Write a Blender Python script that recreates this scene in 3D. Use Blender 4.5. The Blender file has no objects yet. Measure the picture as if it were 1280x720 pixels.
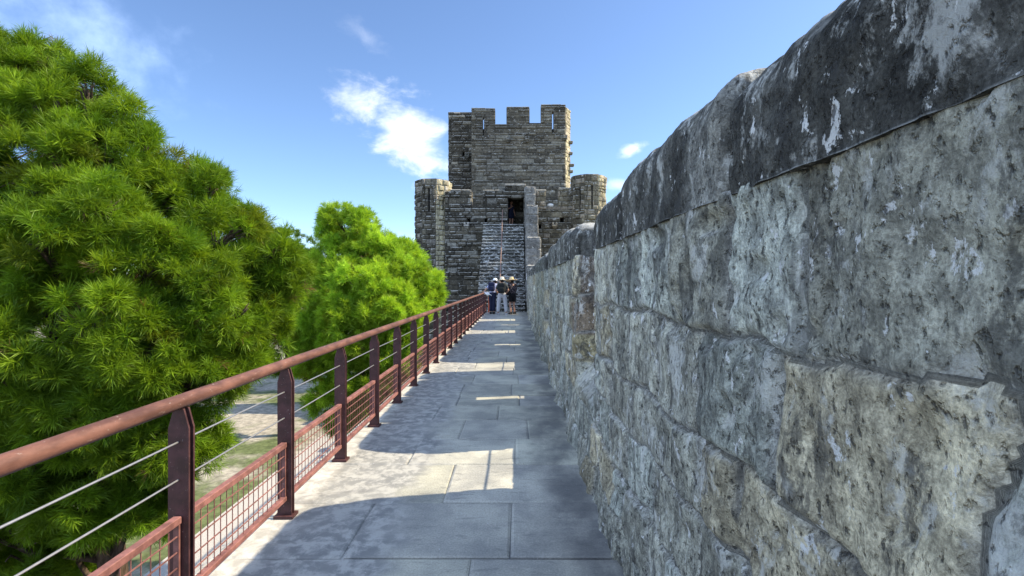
import bpy, math, random
import numpy as np
from mathutils import Vector

scene = bpy.context.scene
COL = scene.collection
F = 620.0; VU, VV = 645.0, 352.0; EYE = 1.5

def P(u, v, y):
    return ((u - VU) / F * y, y, EYE - (v - VV) / F * y)
def X(u, y): return (u - VU) / F * y
def Z(v, y): return EYE - (v - VV) / F * y

# ------------------------------------------------------------------ helpers
def tag(o, label=None, cat=None, group=None, kind=None):
    if label: o['label'] = label
    if cat: o['category'] = cat
    if group: o['group'] = group
    if kind: o['kind'] = kind
    return o

def empty(name, loc=(0, 0, 0)):
    o = bpy.data.objects.new(name, None); COL.objects.link(o)
    o.location = loc; o.empty_display_size = .2
    return o

def link_mesh(name, verts, faces, mat, parent=None, tints=None, smooth=False, facetint=None):
    """verts: sequence of world coordinates. One mesh object; a parent keeps its own location."""
    me = bpy.data.meshes.new(name)
    V = np.asarray(verts, dtype=np.float64).reshape(-1, 3)
    if parent is not None:
        V = V - np.array(parent_world(parent))
    me.from_pydata(V.tolist() if len(V) < 200000 else V.tolist(), [], faces if isinstance(faces, list) else faces.tolist())
    if tints is not None:
        a = me.color_attributes.new('tint', 'FLOAT_COLOR', 'POINT')
        tt = np.asarray(tints, dtype=np.float32); t = np.ones((len(V), 4), dtype=np.float32); t[:, :tt.shape[1]] = tt
        a.data.foreach_set('color', t.ravel())
    if facetint is not None:
        a = me.color_attributes.new('tint', 'FLOAT_COLOR', 'CORNER')
        ln = np.array([len(p.vertices) for p in me.polygons])
        t = np.ones((len(ln), 4), dtype=np.float32); t[:, :3] = np.asarray(facetint, dtype=np.float32)
        a.data.foreach_set('color', np.repeat(t, ln, axis=0).ravel())
    if smooth:
        me.polygons.foreach_set('use_smooth', np.ones(len(me.polygons), dtype=bool))
    me.materials.append(mat)
    me.update()
    o = bpy.data.objects.new(name, me); COL.objects.link(o)
    if parent is not None: o.parent = parent
    return o

def parent_world(p):
    x = Vector((0, 0, 0))
    while p is not None:
        x = x + p.location; p = p.parent
    return tuple(x)

class MB:
    def __init__(self): self.v = []; self.f = []; self.t = []
    def add(self, verts, faces, tint=(1, 1, 1)):
        b = len(self.v); self.v.extend(verts)
        for q in faces:
            self.f.append(tuple(i + b for i in q)); self.t.append(tint)
    def box(self, x0, x1, y0, y1, z0, z1, tint=(1, 1, 1), bev=0.0):
        if bev <= 0:
            v = [(x, y, z) for z in (z0, z1) for y in (y0, y1) for x in (x0, x1)]
            self.add(v, [(0, 2, 3, 1), (4, 5, 7, 6), (0, 1, 5, 4), (2, 6, 7, 3), (0, 4, 6, 2), (1, 3, 7, 5)], tint)
        else:
            v = []; b = bev
            for sz in (0, 1):
                for sy in (0, 1):
                    for sx in (0, 1):
                        cx, cy, cz = (x0, x1)[sx], (y0, y1)[sy], (z0, z1)[sz]
                        ix = b if sx == 0 else -b; iy = b if sy == 0 else -b; iz = b if sz == 0 else -b
                        v += [(cx, cy + iy, cz + iz), (cx + ix, cy, cz + iz), (cx + ix, cy + iy, cz)]
            I = lambda sx, sy, sz, k: (sz * 4 + sy * 2 + sx) * 3 + k
            f = []
            f += [(I(0,0,0,0), I(0,0,1,0), I(0,1,1,0), I(0,1,0,0)), (I(1,0,0,0), I(1,1,0,0), I(1,1,1,0), I(1,0,1,0))]
            f += [(I(0,0,0,1), I(1,0,0,1), I(1,0,1,1), I(0,0,1,1)), (I(0,1,0,1), I(0,1,1,1), I(1,1,1,1), I(1,1,0,1))]
            f += [(I(0,0,0,2), I(0,1,0,2), I(1,1,0,2), I(1,0,0,2)), (I(0,0,1,2), I(1,0,1,2), I(1,1,1,2), I(0,1,1,2))]
            for sy in (0, 1):
                for sz in (0, 1): f.append((I(0,sy,sz,1), I(0,sy,sz,2), I(1,sy,sz,2), I(1,sy,sz,1)))
            for sx in (0, 1):
                for sz in (0, 1): f.append((I(sx,0,sz,0), I(sx,0,sz,2), I(sx,1,sz,2), I(sx,1,sz,0)))
            for sx in (0, 1):
                for sy in (0, 1): f.append((I(sx,sy,0,0), I(sx,sy,0,1), I(sx,sy,1,1), I(sx,sy,1,0)))
            for sx in (0, 1):
                for sy in (0, 1):
                    for sz in (0, 1): f.append((I(sx,sy,sz,0), I(sx,sy,sz,1), I(sx,sy,sz,2)))
            self.add(v, f, tint)
    def tube(self, pts, r, n=8, tint=(1, 1, 1), caps=True):
        pts = [Vector(p) for p in pts]
        rr = r if isinstance(r, (list, tuple)) else [r] * len(pts)
        v = []
        for i, p in enumerate(pts):
            d = (pts[min(i + 1, len(pts) - 1)] - pts[max(i - 1, 0)]).normalized()
            a = d.cross(Vector((0, 0, 1)))
            if a.length < 1e-3: a = d.cross(Vector((0, 1, 0)))
            a.normalize(); b = d.cross(a)
            for k in range(n):
                t = 2 * math.pi * k / n
                v.append(tuple(p + (a * math.cos(t) + b * math.sin(t)) * rr[i]))
        f = []
        for i in range(len(pts) - 1):
            for k in range(n):
                f.append((i * n + k, i * n + (k + 1) % n, (i + 1) * n + (k + 1) % n, (i + 1) * n + k))
        if caps:
            f.append(tuple(range(n - 1, -1, -1))); f.append(tuple((len(pts) - 1) * n + k for k in range(n)))
        self.add(v, f, tint)
    def lathe(self, c, prof, n=16, tint=(1, 1, 1), sx=1, sy=1):
        v = []; f = []
        for r, z in prof:
            for k in range(n):
                t = 2 * math.pi * k / n
                v.append((c[0] + math.cos(t) * r * sx, c[1] + math.sin(t) * r * sy, c[2] + z))
        for i in range(len(prof) - 1):
            for k in range(n):
                f.append((i * n + k, i * n + (k + 1) % n, (i + 1) * n + (k + 1) % n, (i + 1) * n + k))
        f.append(tuple(range(n - 1, -1, -1))); f.append(tuple((len(prof) - 1) * n + k for k in range(n)))
        self.add(v, f, tint)
    def build(self, name, mat, parent=None, smooth=False):
        return link_mesh(name, self.v, self.f, mat, parent, facetint=self.t, smooth=smooth)

# ------------------------------------------------------------------ numpy noise
def _hash(ix, iy, iz, s=0):
    h = (ix.astype(np.int64) * 374761393 + iy.astype(np.int64) * 668265263 + iz.astype(np.int64) * 2147483647 + s * 974634721) & 0x7fffffff
    h = ((h ^ (h >> 13)) * 1274126177) & 0x7fffffff
    h = ((h ^ (h >> 15)) * 2246822519) & 0x7fffffff
    return ((h ^ (h >> 14)) & 0xffff) / 65535.0
def vnoise(p, s=0):
    i = np.floor(p).astype(np.int64); f = p - i; f = f * f * (3 - 2 * f)
    o = 0
    for a in (0, 1):
        for b in (0, 1):
            for c in (0, 1):
                w = (f[:, 0] if a else 1 - f[:, 0]) * (f[:, 1] if b else 1 - f[:, 1]) * (f[:, 2] if c else 1 - f[:, 2])
                o = o + w * _hash(i[:, 0] + a, i[:, 1] + b, i[:, 2] + c, s)
    return o * 2 - 1
def fbm(p, octv=4, s=0):
    o = 0; a = 1
    for k in range(octv):
        o = o + a * vnoise(p * 2 ** k + 17.3 * k, s + k); a *= .5
    return o

# ------------------------------------------------------------------ materials
class NT:
    def __init__(self, name):
        self.m = bpy.data.materials.new(name); self.m.use_nodes = True
        self.t = self.m.node_tree; self.t.nodes.clear()
        self.out = self.n('ShaderNodeOutputMaterial')
    def n(self, typ, **kw):
        x = self.t.nodes.new(typ)
        for k, val in kw.items(): setattr(x, k, val)
        return x
    def l(self, a, b): self.t.links.new(a, b)
    def pos(self, scale=(1, 1, 1)):
        g = self.n('ShaderNodeNewGeometry'); m = self.n('ShaderNodeMapping'); m.inputs['Scale'].default_value = scale
        self.l(g.outputs['Position'], m.inputs['Vector']); return m.outputs['Vector']
    def noise(self, vec, scale, detail=6, rough=.6, dist=0):
        x = self.n('ShaderNodeTexNoise'); x.inputs['Scale'].default_value = scale; x.inputs['Detail'].default_value = detail
        x.inputs['Roughness'].default_value = rough; x.inputs['Distortion'].default_value = dist
        if vec is not None: self.l(vec, x.inputs['Vector'])
        return x.outputs['Fac']
    def noise4(self, vec, scale, detail=6, rough=.6, dist=0, k=40.0):
        x = self.n('ShaderNodeTexNoise'); x.noise_dimensions = '4D'; x.inputs['Scale'].default_value = scale; x.inputs['Detail'].default_value = detail
        x.inputs['Roughness'].default_value = rough; x.inputs['Distortion'].default_value = dist; self.l(vec, x.inputs['Vector'])
        a = self.n('ShaderNodeAttribute'); a.attribute_name = 'tint'; self.l(self.math('MULTIPLY', a.outputs['Alpha'], k), x.inputs['W']); return x.outputs['Fac']
    def ramp(self, fac, a, b, ca=0.0, cb=1.0):
        x = self.n('ShaderNodeMapRange'); x.interpolation_type = 'SMOOTHSTEP'
        x.inputs['From Min'].default_value = a; x.inputs['From Max'].default_value = b
        x.inputs['To Min'].default_value = ca; x.inputs['To Max'].default_value = cb
        self.l(fac, x.inputs['Value']); return x.outputs['Result']
    def mix(self, fac, a, b, mode='MIX'):
        x = self.n('ShaderNodeMix'); x.data_type = 'RGBA'; x.blend_type = mode
        for val, i in ((fac, 0), (a, 6), (b, 7)):
            if isinstance(val, (int, float)): x.inputs[i].default_value = val
            elif isinstance(val, tuple): x.inputs[i].default_value = tuple(val) + (1,) if len(val) == 3 else val
            else: self.l(val, x.inputs[i])
        return x.outputs[2]
    def math(self, op, a, b=0.0):
        x = self.n('ShaderNodeMath'); x.operation = op
        for val, i in ((a, 0), (b, 1)):
            if isinstance(val, (int, float)): x.inputs[i].default_value = val
            else: self.l(val, x.inputs[i])
        return x.outputs[0]
    def attr(self, name='tint'):
        x = self.n('ShaderNodeAttribute'); x.attribute_name = name; return x.outputs['Color']
    def bump(self, h, strength=.4, dist=.02, normal=None):
        x = self.n('ShaderNodeBump'); x.inputs['Strength'].default_value = strength; x.inputs['Distance'].default_value = dist
        self.l(h, x.inputs['Height'])
        if normal is not None: self.l(normal, x.inputs['Normal'])
        return x.outputs['Normal']
    def bsdf(self, color, rough=.85, normal=None, spec=.3, metal=0):
        x = self.n('ShaderNodeBsdfPrincipled')
        for val, k in ((color, 'Base Color'), (rough, 'Roughness')):
            if isinstance(val, (int, float)): x.inputs[k].default_value = val
            elif isinstance(val, tuple): x.inputs[k].default_value = tuple(val) + (1,)
            else: self.l(val, x.inputs[k])
        x.inputs['Specular IOR Level'].default_value = spec; x.inputs['Metallic'].default_value = metal
        if normal is not None: self.l(normal, x.inputs['Normal'])
        return x.outputs[0]
    def done(self, s):
        self.l(s, self.out.inputs['Surface']); return self.m

def mat_wall(name):
    """close, eroded limestone: tint and pattern offset per block, rain streaks, grain, lichen, pits"""
    t = NT(name)
    c = t.attr()
    stre = t.noise4(t.pos((7, 7, 1.8)), 1.0, 5, .65)
    c = t.mix(1.0, c, t.mix(t.ramp(stre, .32, .66), (.62, .62, .63), (1.18, 1.18, 1.16)), 'MULTIPLY')
    mot = t.noise4(t.pos((1, 1, .8)), 20, 10, .76)
    c = t.mix(1.0, c, t.mix(t.ramp(mot, .38, .62), (.55, .55, .55), (1.30, 1.30, 1.28)), 'MULTIPLY')
    gra = t.noise(t.pos(), 130, 4, .7)
    c = t.mix(1.0, c, t.mix(t.ramp(gra, .36, .64), (.72,) * 3, (1.24,) * 3), 'MULTIPLY')
    lim = t.noise4(t.pos((1, 1, .7)), 7, 9, .74, .3)
    c = t.mix(t.math('MULTIPLY', t.ramp(lim, .53, .61), .62), c, (.60, .60, .55))
    lim2 = t.noise4(t.pos((1, 1, .7)), 17, 7, .7, .3)
    c = t.mix(t.math('MULTIPLY', t.ramp(lim2, .60, .625), .85), c, (.70, .70, .67))
    blk = t.noise4(t.pos((1, 1, .55)), 10, 9, .74, .4)
    c = t.mix(t.math('MULTIPLY', t.ramp(blk, .53, .60), .68), c, (.06, .06, .057))
    dk = t.noise4(t.pos((6, 6, .9)), 1.0, 7, .7, .5)
    c = t.mix(t.math('MULTIPLY', t.ramp(dk, .555, .63), .6), c, (.055, .055, .052))
    pit = t.noise(t.pos((1, 1, .7)), 62, 3, .6)
    c = t.mix(t.math('MULTIPLY', t.ramp(pit, .62, .68), .8), c, (.05, .05, .048))
    g = t.n('ShaderNodeNewGeometry'); sx = t.n('ShaderNodeSeparateXYZ'); t.l(g.outputs['Normal'], sx.inputs[0])
    tn = t.math('MULTIPLY', t.ramp(sx.outputs[2], .45, .85), t.ramp(t.noise(t.pos(), 6, 6, .7), .38, .55))
    c = t.mix(t.math('MULTIPLY', tn, .8), c, (.46, .45, .41))
    h = t.math('ADD', t.math('MULTIPLY', mot, .8), t.math('MULTIPLY', t.ramp(pit, .55, .70), -.8))
    h = t.math('ADD', h, t.math('MULTIPLY', gra, .45))
    return t.done(t.bsdf(c, .95, t.bump(h, .95, .016), .12))

def mat_masonry(name, speck=.60, speckcol=(.42, .41, .38), top=(.40, .38, .33), sv=(1, 1, 1.6)):
    """castle masonry seen from afar: tint per block, crust, lichen specks, pale lichen on top faces"""
    t = NT(name)
    c = t.attr()
    big = t.noise(t.pos((1, 1, .6)), .7, 5, .6)
    c = t.mix(1.0, c, t.mix(t.ramp(big, .35, .65), (.75, .75, .76), (1.22, 1.20, 1.15)), 'MULTIPLY')
    mot = t.noise(t.pos(), 7, 8, .7)
    c = t.mix(1.0, c, t.mix(t.ramp(mot, .36, .64), (.68, .68, .68), (1.28, 1.28, 1.26)), 'MULTIPLY')
    sp = t.noise(t.pos(sv), 5.2, 5, .66, .8)
    c = t.mix(t.ramp(sp, speck, speck + .05), c, speckcol)
    sp2 = t.noise(t.pos((.8, .8, 1.5)), 11, 3, .6)
    c = t.mix(t.ramp(sp2, speck + .08, speck + .12), c, (.6, .59, .55))
    g = t.n('ShaderNodeNewGeometry'); s = t.n('ShaderNodeSeparateXYZ'); t.l(g.outputs['Normal'], s.inputs[0])
    tn = t.math('MULTIPLY', t.ramp(s.outputs[2], .5, .9), t.ramp(t.noise(t.pos(), 3, 4), .35, .5))
    c = t.mix(tn, c, top)
    return t.done(t.bsdf(c, .95, t.bump(mot, .8, .06), .15))

def mat_floor():
    t = NT('paving_stone')
    c = t.attr()
    cl = t.noise(t.pos(), 2.1, 6, .6)
    c = t.mix(1.0, c, t.mix(t.ramp(cl, .33, .67), (.72, .73, .76), (1.18, 1.17, 1.14)), 'MULTIPLY')
    gr = t.noise(t.pos(), 90, 5, .7)
    c = t.mix(1.0, c, t.mix(t.ramp(gr, .35, .65), (.82, .82, .82), (1.14, 1.14, 1.14)), 'MULTIPLY')
    gri = t.noise(t.pos((.7, 3.0, 1)), 6, 8, .75, .4)
    c = t.mix(t.math('MULTIPLY', t.ramp(gri, .54, .64), .45), c, (.13, .13, .125))
    # crusty dark lichen with pale holes on the strip beside the railing
    g = t.n('ShaderNodeNewGeometry'); s = t.n('ShaderNodeSeparateXYZ'); t.l(g.outputs['Position'], s.inputs[0])
    xx = t.math('ADD', s.outputs[0], t.math('MULTIPLY', t.math('SUBTRACT', t.noise(t.pos(), 1.6, 4), .5), .9))
    strip = t.ramp(xx, -.62, -.86)
    pat = t.noise(t.pos((1, 1, 1)), 9, 9, .68, .3)
    lc = t.mix(t.ramp(pat, .42, .60), (.19, .19, .18), (.38, .37, .335))
    lc = t.mix(t.ramp(t.noise(t.pos(), 1.9, 4), .38, .62), lc, t.mix(.35, lc, (.32, .31, .28)))
    c = t.mix(strip, c, lc)
    xe = t.math('ADD', s.outputs[0], t.math('MULTIPLY', t.math('SUBTRACT', t.noise(t.pos(), 7, 6, .7), .5), .25))
    c = t.mix(t.math('MULTIPLY', t.ramp(xe, -1.36, -1.46), .85), c, t.mix(t.ramp(pat, .40, .6), (.36, .335, .29), (.52, .49, .43)))  # paler border by the railing: sunlit edge strip put into the paving colour
    # dark patchy band along the foot of the wall, small pale drips
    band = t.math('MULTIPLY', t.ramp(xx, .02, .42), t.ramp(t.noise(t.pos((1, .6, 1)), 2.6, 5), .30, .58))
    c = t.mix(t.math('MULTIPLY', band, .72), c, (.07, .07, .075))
    st = t.noise(t.pos((.8, 2.2, 1)), 1.3, 6, .7, .6)
    c = t.mix(t.math('MULTIPLY', t.ramp(st, .56, .68), .38), c, (.10, .10, .105))
    sp = t.noise(t.pos(), 48, 2, .5)
    c = t.mix(t.math('MULTIPLY', t.ramp(sp, .73, .77), .65), c, (.55, .55, .53))
    h = t.math('ADD', t.math('MULTIPLY', gr, .4), t.math('MULTIPLY', t.noise(t.pos(), 14, 5, .6), .8))
    return t.done(t.bsdf(c, .72, t.bump(h, .35, .012), .35))

def mat_simple(name, col, rough=.8, spec=.3, nscale=30, amt=.25, metal=0, bump=.1, vec=(1, 1, 1)):
    t = NT(name)
    n = t.noise(t.pos(vec), nscale, 5, .6)
    c = t.mix(1.0, col, t.mix(t.ramp(n, .3, .7), (1 - amt,) * 3, (1 + amt,) * 3), 'MULTIPLY')
    return t.done(t.bsdf(c, rough, t.bump(n, bump, .01), spec, metal))

def mat_steel(name, col, rust, rough, vec=(1, 1, 1)):
    t = NT(name)
    n = t.noise(t.pos(vec), 14, 6, .65); c = t.mix(1.0, col, t.mix(t.ramp(n, .3, .7), (.65,) * 3, (1.4,) * 3), 'MULTIPLY')
    d = t.noise(t.pos(vec), 45, 8, .75); c = t.mix(t.math('MULTIPLY', t.ramp(d, .56, .66), .6), c, rust)
    e = t.noise(t.pos(vec), 70, 4, .7); c = t.mix(t.math('MULTIPLY', t.ramp(e, .64, .70), .6), c, (.30, .24, .21))
    return t.done(t.bsdf(c, t.ramp(n, .2, .8, rough - .12, rough + .15), t.bump(d, .25, .004), .3))
def mat_needles(name):
    t = NT(name)
    c = t.attr()
    d = t.n('ShaderNodeBsdfDiffuse'); t.l(c, d.inputs[0])
    r = t.n('ShaderNodeBsdfTranslucent'); t.l(t.mix(1.0, c, (1.15, 1.1, .6), 'MULTIPLY'), r.inputs[0])
    g = t.n('ShaderNodeBsdfGlossy'); g.inputs['Roughness'].default_value = .45; g.inputs[0].default_value = (.8, .85, .7, 1)
    m = t.n('ShaderNodeMixShader'); m.inputs[0].default_value = .42
    t.l(d.outputs[0], m.inputs[1]); t.l(r.outputs[0], m.inputs[2])
    m2 = t.n('ShaderNodeMixShader'); m2.inputs[0].default_value = .015
    t.l(m.outputs[0], m2.inputs[1]); t.l(g.outputs[0], m2.inputs[2])
    return t.done(m2.outputs[0])

def mat_ground():
    t = NT('dry_ground')
    a = t.noise(t.pos(), .25, 6, .6)
    b = t.noise(t.pos(), 3.0, 7, .65)
    c = t.mix(t.ramp(a, .42, .58), (.30, .27, .22), (.10, .12, .05))
    c = t.mix(1.0, c, t.mix(t.ramp(b, .3, .7), (.6,) * 3, (1.3,) * 3), 'MULTIPLY')
    return t.done(t.bsdf(c, .95, t.bump(b, .6, .05), .1))

M_WALL = mat_wall('weathered_limestone')
M_MAS = mat_masonry('castle_masonry', .61)
M_STAIR = mat_masonry('lichened_steps', .545, (.55, .55, .53), (.22, .22, .21), (.8, .05, 2.2))
M_FLOOR = mat_floor()
M_MORTAR = mat_simple('pale_mortar', (.20, .195, .185), .95, .1, 40, .5)
M_STEEL = mat_steel('maroon_painted_steel', (.058, .023, .023), (.09, .04, .025), .55)
M_HAND = mat_steel('worn_maroon_handrail', (.130, .060, .044), (.085, .036, .026), .5, (1, .35, 1))
M_PANEL = mat_steel('dusty_maroon_steel', (.19, .083, .072), (.17, .09, .06), .6)
M_WIRE = mat_simple('galvanised_wire', (.35, .35, .36), .35, .5, 30, .1, .6)
M_BARK = mat_simple('pine_bark', (.085, .06, .045), .95, .1, 20, .5, bump=.8, vec=(1, 1, .3))
M_NEEDLE = mat_needles('pine_needles')
M_GROUND = mat_ground()

rnd = random.Random(7)
# ------------------------------------------------------------------ block masonry
def block_face(mb, O, U, W, z0, z1, course, blk, prot, holes=(), depth=.55, seed=1, tint=None, joint=.022, back=True, topjit=0):
    """a face of coursed blocks: every block a bevelled stone, mortar behind the joints. U along the face, N = U x Z outwards"""
    r = random.Random(seed)
    U = Vector(U).normalized(); N = U.cross(Vector((0, 0, 1))).normalized(); O = Vector(O)
    def pt(u, z, n): return tuple(O + U * u + N * n + Vector((0, 0, z)))
    zs = [z0]; z = z0
    while z < z1 - course[0] * 1.3:
        z += r.uniform(*course); zs.append(z)
    if zs[-1] < z1 - .02:
        if z1 - zs[-1] < course[0] * .6 and len(zs) > 1: zs[-1] = z1
        else: zs.append(z1)
    he = sorted({round(h, 4) for H in holes for h in (H[2], H[3]) if z0 < h < z1})
    zs = sorted([q for q in zs if all(abs(q - h) > .1 for h in he) or q in (z0, z1)] + he)
    for za, zb in zip(zs[:-1], zs[1:]):
        if zb - za < .015: continue
        zm = (za + zb) / 2
        cut = sorted((h[0], h[1]) for h in holes if h[2] < zm < h[3])
        free = []; u = 0
        for a, b in cut:
            if a > u + .01: free.append((u, a))
            u = max(u, b)
        if u < W - .01: free.append((u, W))
        for a, b in free:
            us = [a]; u = a + r.uniform(.3, 1) * blk[0]
            while u < b - blk[0] * .5:
                us.append(u); u += r.uniform(*blk)
            us.append(b)
            mb.add([pt(a, za, -.035), pt(b, za, -.035), pt(b, zb, -.035), pt(a, zb, -.035)], [(0, 1, 2, 3)], (.10, .098, .092))
            for ua, ub in zip(us[:-1], us[1:]):
                if ub - ua < .02: continue
                p = r.uniform(*prot); j = joint * r.uniform(.5, 1.3) / 2
                tj = r.uniform(-topjit, topjit * .3) if zb >= z1 - .001 else 0
                g = min(.3 * min(ub - ua, zb - za), .09)
                x0, x1, y0, y1 = ua + j, ub - j, za + j, zb - j + tj
                e = lambda: r.uniform(-.25, .25) * g
                v = [pt(x0, y0, -depth), pt(x1, y0, -depth), pt(x1, y1, -depth), pt(x0, y1, -depth),
                     pt(x0, y0, .0), pt(x1, y0, .0), pt(x1, y1, .0), pt(x0, y1, .0),
                     pt(x0 + g + e(), y0 + g * .7 + e(), p + e() * .3), pt(x1 - g + e(), y0 + g * .7 + e(), p + e() * .3),
                     pt(x1 - g + e(), y1 - g * .7 + e(), p + e() * .3), pt(x0 + g + e(), y1 - g * .7 + e(), p + e() * .3)]
                f = [(4, 5, 9, 8), (5, 6, 10, 9), (6, 7, 11, 10), (7, 4, 8, 11), (8, 9, 10, 11),
                     (0, 1, 5, 4), (1, 2, 6, 5), (2, 3, 7, 6), (3, 0, 4, 7)]
                if back: f.append((3, 2, 1, 0))
                mb.add(v, f, tint(r, (ua + ub) / 2, zm) if tint else (.1, .1, .1))

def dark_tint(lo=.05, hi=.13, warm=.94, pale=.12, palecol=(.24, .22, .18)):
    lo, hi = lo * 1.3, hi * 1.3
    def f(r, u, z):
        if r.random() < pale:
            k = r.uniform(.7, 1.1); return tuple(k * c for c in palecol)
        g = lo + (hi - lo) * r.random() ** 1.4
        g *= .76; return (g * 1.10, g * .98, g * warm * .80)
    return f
SUNLIT_TINT = dark_tint(.26, .42, .82, .2, (.46, .40, .30))  # paler palette for sun-facing facets: sunlight put into the stone colour

def octagon_turret(mb, cx, cy, R, z0, z1, course, blk, prot, seed, dark, light, slits=(), a0=-145):
    nf = 8
    for k in range(nf):
        an = math.radians(a0 + 45 * k)
        n = Vector((math.cos(an), math.sin(an), 0)); U = Vector((-n.y, n.x, 0))
        ap = R * math.cos(math.pi / 8); wd = 2 * R * math.sin(math.pi / 8)
        O = Vector((cx, cy, 0)) + n * ap - U * wd / 2
        hs = [(u * wd - w / 2, u * wd + w / 2, a, b) for (kk, u, w, a, b) in slits if kk == k]
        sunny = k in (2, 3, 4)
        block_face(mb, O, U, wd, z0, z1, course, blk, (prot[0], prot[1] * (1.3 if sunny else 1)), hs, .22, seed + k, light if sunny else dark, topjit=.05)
    # floor slab inside, under the rim, and a dark core behind the slits
    pts = [(cx + (R - .3) * math.cos(math.radians(a0 + 22.5 + 45 * k)), cy + (R - .3) * math.sin(math.radians(a0 + 22.5 + 45 * k))) for k in range(8)]
    v = [(x, y, z0) for x, y in pts] + [(x, y, z1 - .25) for x, y in pts]
    mb.add(v, [tuple(range(7, -1, -1)), tuple(range(8, 16))] + [(k, (k + 1) % 8, 8 + (k + 1) % 8, 8 + k) for k in range(8)], (.07, .07, .066))

# ------------------------------------------------------------------ displaced ashlar boxes (near wall)
class Ashlar:
    def __init__(self, rows, ymin, ymax, seed, wid=(.25, .54), w=.021):
        r = random.Random(seed); self.rows = np.array(rows); self.w = w; self.b = []
        for k in range(len(rows) + 1):
            y = ymin - r.random(); bb = [y]
            while y < ymax: y += r.uniform(*wid); bb.append(y)
            self.b.append(np.array(bb))
    def sample(self, y, z):
        q = np.stack([y * 3, z * 3, y * 0], 1)
        yy = y + .030 * fbm(q * 1.7, 3, 3); zz = z + .034 * fbm(q * 1.1 + 9, 3, 5)
        k = np.searchsorted(self.rows, zz)
        dz = np.min(np.abs(zz[:, None] - self.rows[None, :]), axis=1)
        idn = np.zeros(len(y)); dy = np.ones(len(y))
        for row in range(len(self.rows) + 1):
            m = k == row
            if not m.any(): continue
            b = self.b[row]; i = np.clip(np.searchsorted(b, yy[m]), 1, len(b) - 1)
            dy[m] = np.minimum(np.abs(yy[m] - b[i - 1]), np.abs(yy[m] - b[i])); idn[m] = i + row * 977
        d = np.minimum(dy, dz)
        g = np.clip(1 - d / self.w, 0, 1); g = g * g * (3 - 2 * g)
        g2 = np.clip(1 - d / .032, 0, 1); self.fade = 1 - g2 * g2 * (3 - 2 * g2)
        return g, idn
def hash1(i, s=0):
    i = i.astype(np.int64); return _hash(i, i * 0 + 7, i * 0 + s * 13, s)

def rounded_box(x0, x1, y0, y1, z0, z1, res, rad=(.03, .03, .03), cull=()):
    """grid box: vertices, outward dirs, quads. rad: rounding per axis. cull: faces left out, e.g. '-z'"""
    nx, ny, nz = [max(2, int(math.ceil((b - a) / res))) for a, b in ((x0, x1), (y0, y1), (z0, z1))]
    ax = [np.linspace(x0, x1, nx + 1), np.linspace(y0, y1, ny + 1), np.linspace(z0, z1, nz + 1)]
    lo = np.array([x0, y0, z0]); hi = np.array([x1, y1, z1]); rad = np.array(rad, dtype=float)
    rad = np.minimum(rad, (hi - lo) / 2 * .98)
    Vs, Ds, Fs, base = [], [], [], 0
    for axis in range(3):
        for side in (0, 1):
            if ('-' if side == 0 else '+') + 'xyz'[axis] in cull: continue
            a, b = [k for k in range(3) if k != axis]
            A, B = np.meshgrid(ax[a], ax[b], indexing='ij')
            p = np.zeros((A.size, 3)); p[:, a] = A.ravel(); p[:, b] = B.ravel(); p[:, axis] = (lo, hi)[side][axis]
            q = np.clip(p, lo + rad, hi - rad)
            d = (p - q) / rad
            d = d / np.maximum(np.linalg.norm(d, axis=1, keepdims=True), 1e-9)
            Vs.append(q + d * rad); 
            dn = d / rad; dn = dn / np.linalg.norm(dn, axis=1, keepdims=True); Ds.append(dn)
            na, nb = len(ax[a]), len(ax[b])
            I, J = np.meshgrid(np.arange(na - 1), np.arange(nb - 1), indexing='ij'); I = I.ravel(); J = J.ravel()
            quad = np.stack([I * nb + J, (I + 1) * nb + J, (I + 1) * nb + J + 1, I * nb + J + 1], 1)
            flip = (side == 1) ^ (axis == 1)
            if not flip: quad = quad[:, ::-1]
            Fs.append(quad + base); base += A.size
    return np.concatenate(Vs), np.concatenate(Ds), np.concatenate(Fs)

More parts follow.
